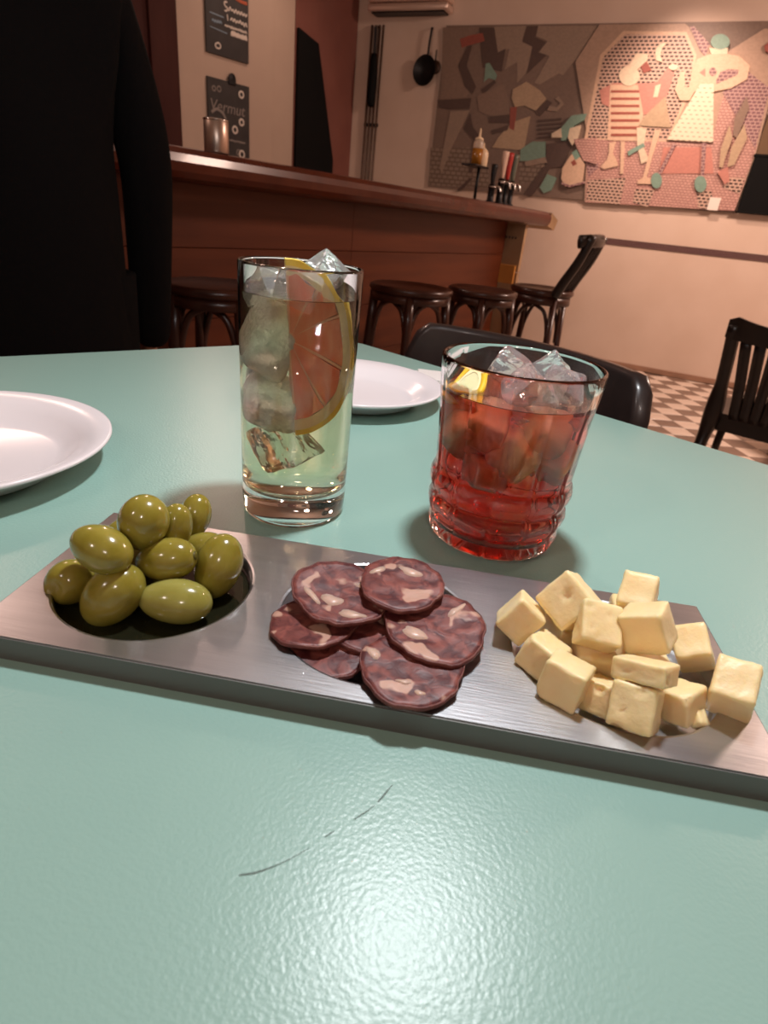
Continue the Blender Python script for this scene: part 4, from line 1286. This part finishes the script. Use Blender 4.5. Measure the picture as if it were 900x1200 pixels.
cheese('cheese cube buried under the tipped cube with the hole', (-0.0045, 0.2310, 0.0112), E_(0, 0, 40), (0.0165, 0.0165, 0.0160), 15)
cheese('cheese cube buried in the middle below the small square piece', (0.0085, 0.2180, 0.0115), E_(6, 0, 15), (0.0160, 0.0160, 0.0165), 16)
cheese('cheese cube buried under the biggest block', (0.0275, 0.2240, 0.0125), E_(0, 5, 25), (0.0165, 0.0165, 0.0165), 17)
cheese('cheese cube buried at the back of the right well', (0.0190, 0.2570, 0.0120), E_(0, 0, 12), (0.0160, 0.0160, 0.0165), 18)
cr = obj('cheese_crumb', cheese_geo((0.0058, 0.0080, 0.0055), 30, (), 6), cheese_m, None, True)
cr.location = (0.0500, 0.2075, T + 0.0105); cr.rotation_euler = (0.4, 0.3, 0.6)
tag(cr, 'small crumb of cheese beside the broken cube', 'cheese')


# ------------------------------------------------------------------ plates and napkin
def plate(label, x, y, r, h):
    p = thing('side_plate', label, 'plate', (x, y, T), 0, 'white plates on the green table')
    k = r
    obj('dish', lathe([(0, 0.0035), (k * 0.62, 0.0035), (k * 0.70, 0.0060), (k * 0.78, 0.0125), (k * 0.86, h - 0.004), (k * 0.985, h), (k, h - 0.0004), (k, h - 0.0022), (k * 0.985, h - 0.0030),
                       (k * 0.86, h - 0.0075), (k * 0.80, 0.0095), (k * 0.72, 0.0028), (k * 0.64, 0.0012), (0, 0.0012)], 96), melamine, p, True)
    obj('foot_ring', lathe([(k * 0.56, 0.0013), (k * 0.565, 0.0), (k * 0.60, 0.0), (k * 0.61, 0.0014), (k * 0.56, 0.0013)], 72), melamine, p, True)
    return p


plate('white plate at the left edge of the picture', -0.3875, 0.2013, 0.0955, 0.021)
plate('white plate behind the two glasses', -0.2709, 0.5235, 0.0900, 0.019)
nk = thing('paper_napkin', 'corner of a folded white paper napkin behind the far plate', 'napkin', (-0.232, 0.668, T), R(25))
obj('lower_fold', box(0, 0, 0.0008, 0.055, 0.05, 0.0012), napkin_m, nk)
obj('upper_fold', xf(box(0.002, 0.001, 0.0026, 0.053, 0.048, 0.0012), Matrix.Rotation(R(1.0), 4, 'Y')), napkin_m, nk)


# ------------------------------------------------------------------ ice, fruit, glasses
def ice_geo(s, seed, sq=(1, 1, 1), rnd_=0.24):
    h = 0.5 * s
    g = cheese_geo((s * sq[0], s * sq[1], s * sq[2]), seed, (), 9, s * rnd_)
    v = []
    for p in g[0]:
        q = p + V3((noise.noise(p * 55 + V3((seed, 1, 0))), noise.noise(p * 55 + V3((2, seed, 0))), noise.noise(p * 55 + V3((0, 3, seed))))) * s * 0.10
        v.append(q)
    return v, g[1]


def ice(label, base, fwd, right, dx, dy, z, s, rot, seed, m, group, sq=(1, 1, 1)):
    o = obj('ice_cube', ice_geo(s, seed, sq, 0.10 if m is ice_clear else 0.24), m, None, m is not ice_clear)
    p = V3((base[0], base[1], T)) + right * dx + fwd * dy
    o.location = (p.x, p.y, T + z)
    o.rotation_euler = [R(a) for a in rot]
    return tag(o, label, 'ice cube', group)


# tall glass
GA = V3((-0.1822, 0.2830, 0)); GAF = V3((-0.5413, 0.8408, 0)); GAR = V3((0.8408, 0.5413, 0))
ta = thing('highball_glass', 'tall straight clear glass with a thick base and pale iced drink', 'glass', (GA.x, GA.y, T))
H = 0.1419
prof = [(0, 0.0016), (0.024, 0.0014), (0.0285, 0.0), (0.0300, 0.0006), (0.0310, 0.0030), (0.0314, 0.010), (0.0322, 0.08), (0.0329, H - 0.0014), (0.0327, H - 0.0003), (0.0320, H), (0.0314, H - 0.0004), (0.0311, H - 0.0016),
        (0.0305, 0.08), (0.0297, 0.0240), (0.0285, 0.0195), (0.025, 0.0172), (0.012, 0.0162), (0, 0.0160)]
obj('glass_body', lathe(prof, 96), glass_m, ta, True)
lq = lathe([(0, 0.01585), (0.012, 0.01605), (0.025, 0.01705), (0.02865, 0.0194), (0.02985, 0.0240), (0.03065, 0.08), (0.03110, 0.1275), (0.0306, 0.1268), (0.0295, 0.1263), (0, 0.1262)], 96)
o = obj('pale_cocktail', lq, gin_m, None, True); o.location = (GA.x, GA.y, T)
tag(o, 'pale yellowish drink filling the tall glass', 'drink')
ig = 'ice cubes in the tall glass'
ice('ice cube breaking the surface at the middle of the tall glass', GA, GAF, GAR, -0.001, -0.006, 0.128, 0.023, (12, 20, 30), 41, ice_clear, ig)
ice('ice cube at the left of the surface in the tall glass', GA, GAF, GAR, -0.016, 0.004, 0.121, 0.021, (40, 10, 70), 42, ice_clear, ig)
ice('rounded ice cube on top at the right rim of the tall glass', GA, GAF, GAR, 0.013, 0.010, 0.134, 0.020, (30, 35, 10), 43, ice_clear, ig)
ice('big ice cube left of the grapefruit, upper middle of the tall glass', GA, GAF, GAR, -0.013, -0.002, 0.096, 0.025, (15, 28, 50), 44, ice_m, ig, (1, 1, 1.1))
ice('frosted ice cube in the centre left of the tall glass', GA, GAF, GAR, -0.011, -0.003, 0.068, 0.024, (35, 10, 20), 45, ice_m, ig, (1.05, 1, 1.0))
ice('lowest ice cube in the tall glass, below the grapefruit', GA, GAF, GAR, -0.006, 0.0, 0.044, 0.024, (20, 60, 15), 46, ice_clear, ig, (1.1, 1, 0.8))
ice('ice cube behind the grapefruit in the tall glass', GA, GAF, GAR, 0.006, 0.016, 0.080, 0.021, (10, 5, 35), 47, ice_clear, ig)

# half wheel of grapefruit standing upright on the right
gf = thing('grapefruit_slice', 'half wheel of pink grapefruit with yellow rind inside the tall glass', 'fruit slice')
gx = GAR.copy(); gz = V3((0, 0, 1)); gy = GAF.copy()
Mg = Matrix((gx, gy, gz)).transposed().to_4x4()
p = GA - GAR * 0.0045 - GAF * 0.010
Mg.translation = V3((p.x, p.y, T + 0.099))
gf.matrix_world = Mg @ Matrix.Rotation(R(-5), 4, 'Y') @ Matrix.Rotation(R(6), 4, 'Z')
RXX, RZZ = 0.0318, 0.0455


def sector(q0, q1, a0, a1, th, n=10, wob=0.0, seed=0):
    P = []
    for k in range(n + 1):
        a = a0 + (a1 - a0) * k / n
        w_ = 1 + wob * noise.noise(V3((a * 4, seed, 0)))
        P.append((RXX * q1 * math.cos(a) * w_, RZZ * q1 * math.sin(a) * w_))
    for k in range(n, -1, -1):
        a = a0 + (a1 - a0) * k / n
        P.append((RXX * q0 * math.cos(a), RZZ * q0 * math.sin(a)))
    return prism(P, -th / 2, th / 2, 'y')


obj('rind', sector(0.935, 1.0, -PI / 2, PI / 2, 0.0085, 28, 0.02), gf_rind, gf)
obj('pith', sector(0.80, 0.935, -PI / 2, PI / 2, 0.0080, 28), gf_pith, gf)
for k in range(5):
    a0 = -PI / 2 + k * PI / 5 + 0.035; a1 = a0 + PI / 5 - 0.07
    obj('flesh_segment', sector(0.06, 0.795, a0, a1, 0.0084 + 0.0008 * (k % 2), 8, 0.06, k), gf_flesh, gf)
obj('membrane', join(*[xf(box(0.40, 0, 0, 0.80, 0.0083, 0.0012), Matrix.Diagonal((1, 1, 1, 1)) @ Matrix(((RXX * math.cos(a), 0, -math.sin(a), 0), (0, 1, 0, 0), (RZZ * math.sin(a), 0, math.cos(a), 0), (0, 0, 0, 1)))) for a in [-PI / 2 + 0.02 + k * (PI - 0.04) / 5 for k in range(6)]]), mat('grapefruit_membrane', (0.97, 0.50, 0.30), 0.4, sss=0.2), gf)

# tumbler
GB = V3((-0.0661, 0.3259, 0)); GBF = V3((-0.1988, 0.9800, 0)); GBR = V3((0.9800, 0.1988, 0))
tb = thing('rocks_glass', 'short cut tumbler with ribbed lower half and iced red drink', 'glass', (GB.x, GB.y, T), R(9))
HB_ = 0.1064
NC = 12


def cut(a, z):
    """vertical grooves between twelve flat-ish columns, fading out below the rim"""
    t = (a / (2 * PI) * NC) % 1.0
    u = abs(t - 0.5) * 2                       # 0 mid column, 1 at the groove
    if z < 0.0125: dep = 0.045
    elif z < 0.0430: dep = 0.060
    elif z < 0.0850: dep = 0.032 + 0.012 * (0.085 - z) / 0.042
    else: dep = max(0.0, 0.032 * (0.094 - z) / 0.009)
    fl = math.cos(PI / NC) / math.cos((t - 0.5) * 2 * PI / NC) if z < 0.0940 else 1.0
    k = 0.5 * (fl - 1) if z < 0.088 else 0.0
    return 1 + k - dep * max(0.0, (u - 0.78) / 0.22) ** 1.5


prof_o = [(0, 0.0022), (0.030, 0.0020), (0.0345, 0.0002), (0.0365, 0.0006), (0.0385, 0.0025), (0.0395, 0.0060), (0.0398, 0.0095), (0.0392, 0.0120), (0.0388, 0.0132), (0.0396, 0.0150),
          (0.0410, 0.0175), (0.0417, 0.0205), (0.0415, 0.0235), (0.0405, 0.0260), (0.0394, 0.0276), (0.0401, 0.0292), (0.0417, 0.0318), (0.0424, 0.0348), (0.0422, 0.0380), (0.0412, 0.0408), (0.0402, 0.0430),
          (0.0404, 0.0470), (0.0412, 0.0600), (0.0424, 0.0780), (0.0431, 0.0880), (0.0438, 0.0960), (0.0443, HB_ - 0.0018), (0.0441, HB_ - 0.0005), (0.0433, HB_), (0.0425, HB_ - 0.0006), (0.0421, HB_ - 0.0020)]
prof_i = [(0.0417, 0.0960), (0.0409, 0.0850), (0.0398, 0.0700), (0.0386, 0.0500), (0.0378, 0.0300), (0.0372, 0.0150), (0.0355, 0.0090), (0.031, 0.0070), (0.015, 0.0062), (0, 0.0062)]
seg = 192
go = lathe(prof_o, seg, cut); gi_prof = [prof_o[-1]] + prof_i
gi = lathe(gi_prof, seg)
obj('glass_body', join(go, gi), glass_m, tb, True)
bm = bmesh.new(); me = bpy.data.objects[[c.name for c in tb.children][0]].data; bm.from_mesh(me)
bmesh.ops.remove_doubles(bm, verts=bm.verts, dist=1e-6); bmesh.ops.recalc_face_normals(bm, faces=bm.faces); bm.to_mesh(me); bm.free()
for q in me.polygons: q.use_smooth = True
LZ = 0.0885
lq = lathe([(0, 0.0060), (0.015, 0.0060), (0.0312, 0.0068), (0.03575, 0.0088), (0.0375, 0.0149), (0.0381, 0.0300), (0.0389, 0.0500), (0.0401, 0.0700), (0.0412, 0.0850), (0.0415, LZ + 0.0010), (0.0410, LZ + 0.0004), (0.0395, LZ), (0, LZ)], 96)
o = obj('red_cocktail', lq, amber_m, None, True); o.location = (GB.x, GB.y, T)
tag(o, 'amber red drink filling the ribbed tumbler', 'drink')
ig = 'ice cubes in the tumbler'
ice('ice cube with a sharp peak at the back of the tumbler', GB, GBF, GBR, -0.008, 0.012, 0.0935, 0.0215, (42, 30, 10), 51, ice_clear, ig)
ice('ice cube in the centre of the tumbler breaking the surface', GB, GBF, GBR, 0.006, -0.008, 0.0890, 0.0225, (20, 38, 40), 52, ice_clear, ig)
ice('ice cube at the right of the tumbler with a wet flat top', GB, GBF, GBR, 0.022, 0.004, 0.0900, 0.0210, (30, 15, 20), 53, ice_clear, ig)
ice('ice cube at the back right rim of the tumbler', GB, GBF, GBR, 0.017, 0.020, 0.0950, 0.0195, (35, 40, 60), 54, ice_clear, ig)
ice('sunken ice cube at the left of the tumbler', GB, GBF, GBR, -0.020, -0.014, 0.0650, 0.0230, (25, 20, 35), 55, ice_amber, ig)
ice('sunken ice cube in the front middle of the tumbler', GB, GBF, GBR, 0.004, -0.022, 0.0620, 0.0240, (15, 35, 20), 56, ice_amber, ig)
ice('sunken ice cube at the right of the tumbler', GB, GBF, GBR, 0.023, -0.012, 0.0600, 0.0235, (50, 25, 15), 57, ice_amber, ig)
for k, (dx, dy, z, s_, lab) in enumerate(((-0.010, -0.020, 0.0725, 0.020, 'ice cube just under the surface at the front left of the tumbler'), (0.016, -0.020, 0.0725, 0.020, 'ice cube just under the surface at the front right of the tumbler'),
                                         (-0.022, 0.010, 0.070, 0.021, 'ice cube just under the lemon at the back left of the tumbler'), (0.0, 0.014, 0.060, 0.024, 'ice cube deep in the back of the tumbler'), (-0.008, -0.022, 0.048, 0.019, 'lowest ice cube in the tumbler'))):
    ice(lab, GB, GBF, GBR, dx, dy, z, s_, (20 + 25 * k, 15 + 17 * k, 40 * k), 60 + k, ice_amber, ig)
lm = thing('lemon_slice', 'lemon slice with bright rind at the left inside the tumbler', 'fruit slice')
p = GB - GBR * 0.0285 - GBF * 0.004
Ml = Matrix((GBR, GBF, V3((0, 0, 1)))).transposed().to_4x4(); Ml.translation = V3((p.x, p.y, T + 0.0865))
lm.matrix_world = Ml @ Matrix.Rotation(R(-35), 4, 'Z') @ Matrix.Rotation(R(24), 4, 'X')
obj('flesh', xf(lathe([(0, -0.0016), (0.0068, -0.0016), (0.0068, 0.0016), (0, 0.0016)], 32), Matrix.Identity(4)), lemon_flesh, lm)
obj('pith', lathe([(0.0068, -0.0017), (0.0080, -0.0017), (0.0080, 0.0017), (0.0068, 0.0017), (0.0068, -0.0017)], 32), gf_pith, lm)
obj('rind', lathe([(0.0080, -0.0018), (0.0110, -0.0014), (0.0113, 0.0), (0.0110, 0.0014), (0.0080, 0.0018), (0.0080, -0.0018)], 32), lemon_rind, lm, True)

# ------------------------------------------------------------------ the person in black, back turned, standing at the bar
PX, PY = -1.315, 0.965
person = thing('person', 'person in a black coat standing with back turned at the left, head out of frame', 'person', (PX, PY, 0), R(62))
# local frame: +y is the way the person faces (towards the bar), x = right hand side
bones = [(0, 0, 0.97), (0, -0.01, 1.15), (0, 0.0, 1.36), (0, 0.0, 1.50), (0, 0.012, 1.58), (0, 0.03, 1.66), (0, 0.035, 1.76),
         (0.10, 0, 0.93), (0.11, 0.01, 0.52), (0.12, -0.02, 0.10), (0.12, 0.12, 0.035), (-0.10, 0, 0.93), (-0.11, 0.01, 0.52), (-0.12, -0.02, 0.10), (-0.12, 0.12, 0.035),
         (0.19, 0, 1.46), (0.235, -0.02, 1.18), (0.245, 0.06, 0.83), (0.245, 0.075, 0.75), (-0.19, 0, 1.46), (-0.235, -0.02, 1.18), (-0.245, 0.06, 0.83), (-0.245, 0.075, 0.75)]
ed = [(0, 1), (1, 2), (2, 3), (3, 4), (4, 5), (5, 6), (0, 7), (7, 8), (8, 9), (9, 10), (0, 11), (11, 12), (12, 13), (13, 14), (2, 15), (15, 16), (16, 17), (17, 18), (2, 19), (19, 20), (20, 21), (21, 22)]
rad = [(0.15, 0.11), (0.135, 0.10), (0.15, 0.11), (0.065, 0.06), (0.052, 0.052), (0.078, 0.088), (0.07, 0.085),
       0.085, 0.058, 0.04, 0.035, 0.085, 0.058, 0.04, 0.035, 0.055, 0.042, 0.028, (0.036, 0.018), 0.055, 0.042, 0.028, (0.036, 0.018)]
hands = []
for side, w_ in ((1, 18), (-1, 22)):
    wx, wy, wz = bones[w_]
    for k in range(4):
        fy = wy - 0.028 + 0.019 * k; L = (0.062, 0.072, 0.078, 0.070)[k]
        i0 = len(bones)
        bones += [(wx, fy, wz - 0.045), (wx - side * 0.004, fy + 0.004, wz - 0.045 - L * 0.55), (wx - side * 0.018, fy + 0.008, wz - 0.045 - L)]
        ed += [(w_, i0), (i0, i0 + 1), (i0 + 1, i0 + 2)]; rad += [0.0095, 0.0085, 0.0075]
    i0 = len(bones)
    bones += [(wx - side * 0.012, wy + 0.045, wz - 0.018), (wx - side * 0.018, wy + 0.056, wz - 0.058)]
    ed += [(w_, i0), (i0, i0 + 1)]; rad += [0.011, 0.009]
bm_ = skin_mesh('body', bones, ed, rad, 0, 2)
bm_.materials.clear(); bm_.materials.append(skin_m)
obj('body', bm_, None, person, True)
coat = [(0, 0.0, 0.52), (0, -0.005, 0.78), (0, -0.01, 1.0), (0, -0.01, 1.18), (0, 0.0, 1.38), (0, 0.0, 1.50), (0.19, 0, 1.45), (0.245, -0.025, 1.18), (0.25, 0.06, 0.73), (-0.19, 0, 1.45), (-0.245, -0.025, 1.18), (-0.25, 0.06, 0.73)]
cm = skin_mesh('coat', coat, [(0, 1), (1, 2), (2, 3), (3, 4), (4, 5), (4, 6), (6, 7), (7, 8), (4, 9), (9, 10), (10, 11)],
               [(0.20, 0.165), (0.20, 0.165), (0.195, 0.16), (0.185, 0.15), (0.185, 0.145), (0.09, 0.085), 0.078, 0.063, 0.05, 0.078, 0.063, 0.05], 2, 2)
cm.materials.clear(); cm.materials.append(cloth_black)
obj('coat', cm, None, person, True)
for sx in (1, -1):
    obj('trouser_leg', tube([(sx * 0.10, 0, 0.93), (sx * 0.11, 0.01, 0.52), (sx * 0.12, -0.015, 0.07)], lambda q: 0.105 - 0.035 * q, 14, 5), cloth_black, person, True)
    obj('shoe', xf(olive_geo(0.14, 0.048), Matrix.Translation((sx * 0.12, 0.06, 0.046)) @ Matrix.Rotation(R(90), 4, 'Z')), black_matte, person, True)
obj('hair', xf(olive_geo(0.128, 0.098), Matrix.Translation((0, 0.012, 1.735)) @ Matrix.Rotation(R(90), 4, 'Y')), hair_m, person, True)
obj('nose', xf(olive_geo(0.02, 0.012), Matrix.Translation((0, 0.125, 1.68)) @ Matrix.Rotation(R(90), 4, 'Y')), skin_m, person, True)
for sx in (1, -1):
    obj('ear', xf(olive_geo(0.03, 0.014), Matrix.Translation((sx * 0.095, 0.03, 1.69)) @ Matrix.Rotation(R(90), 4, 'Y')), skin_m, person, True)
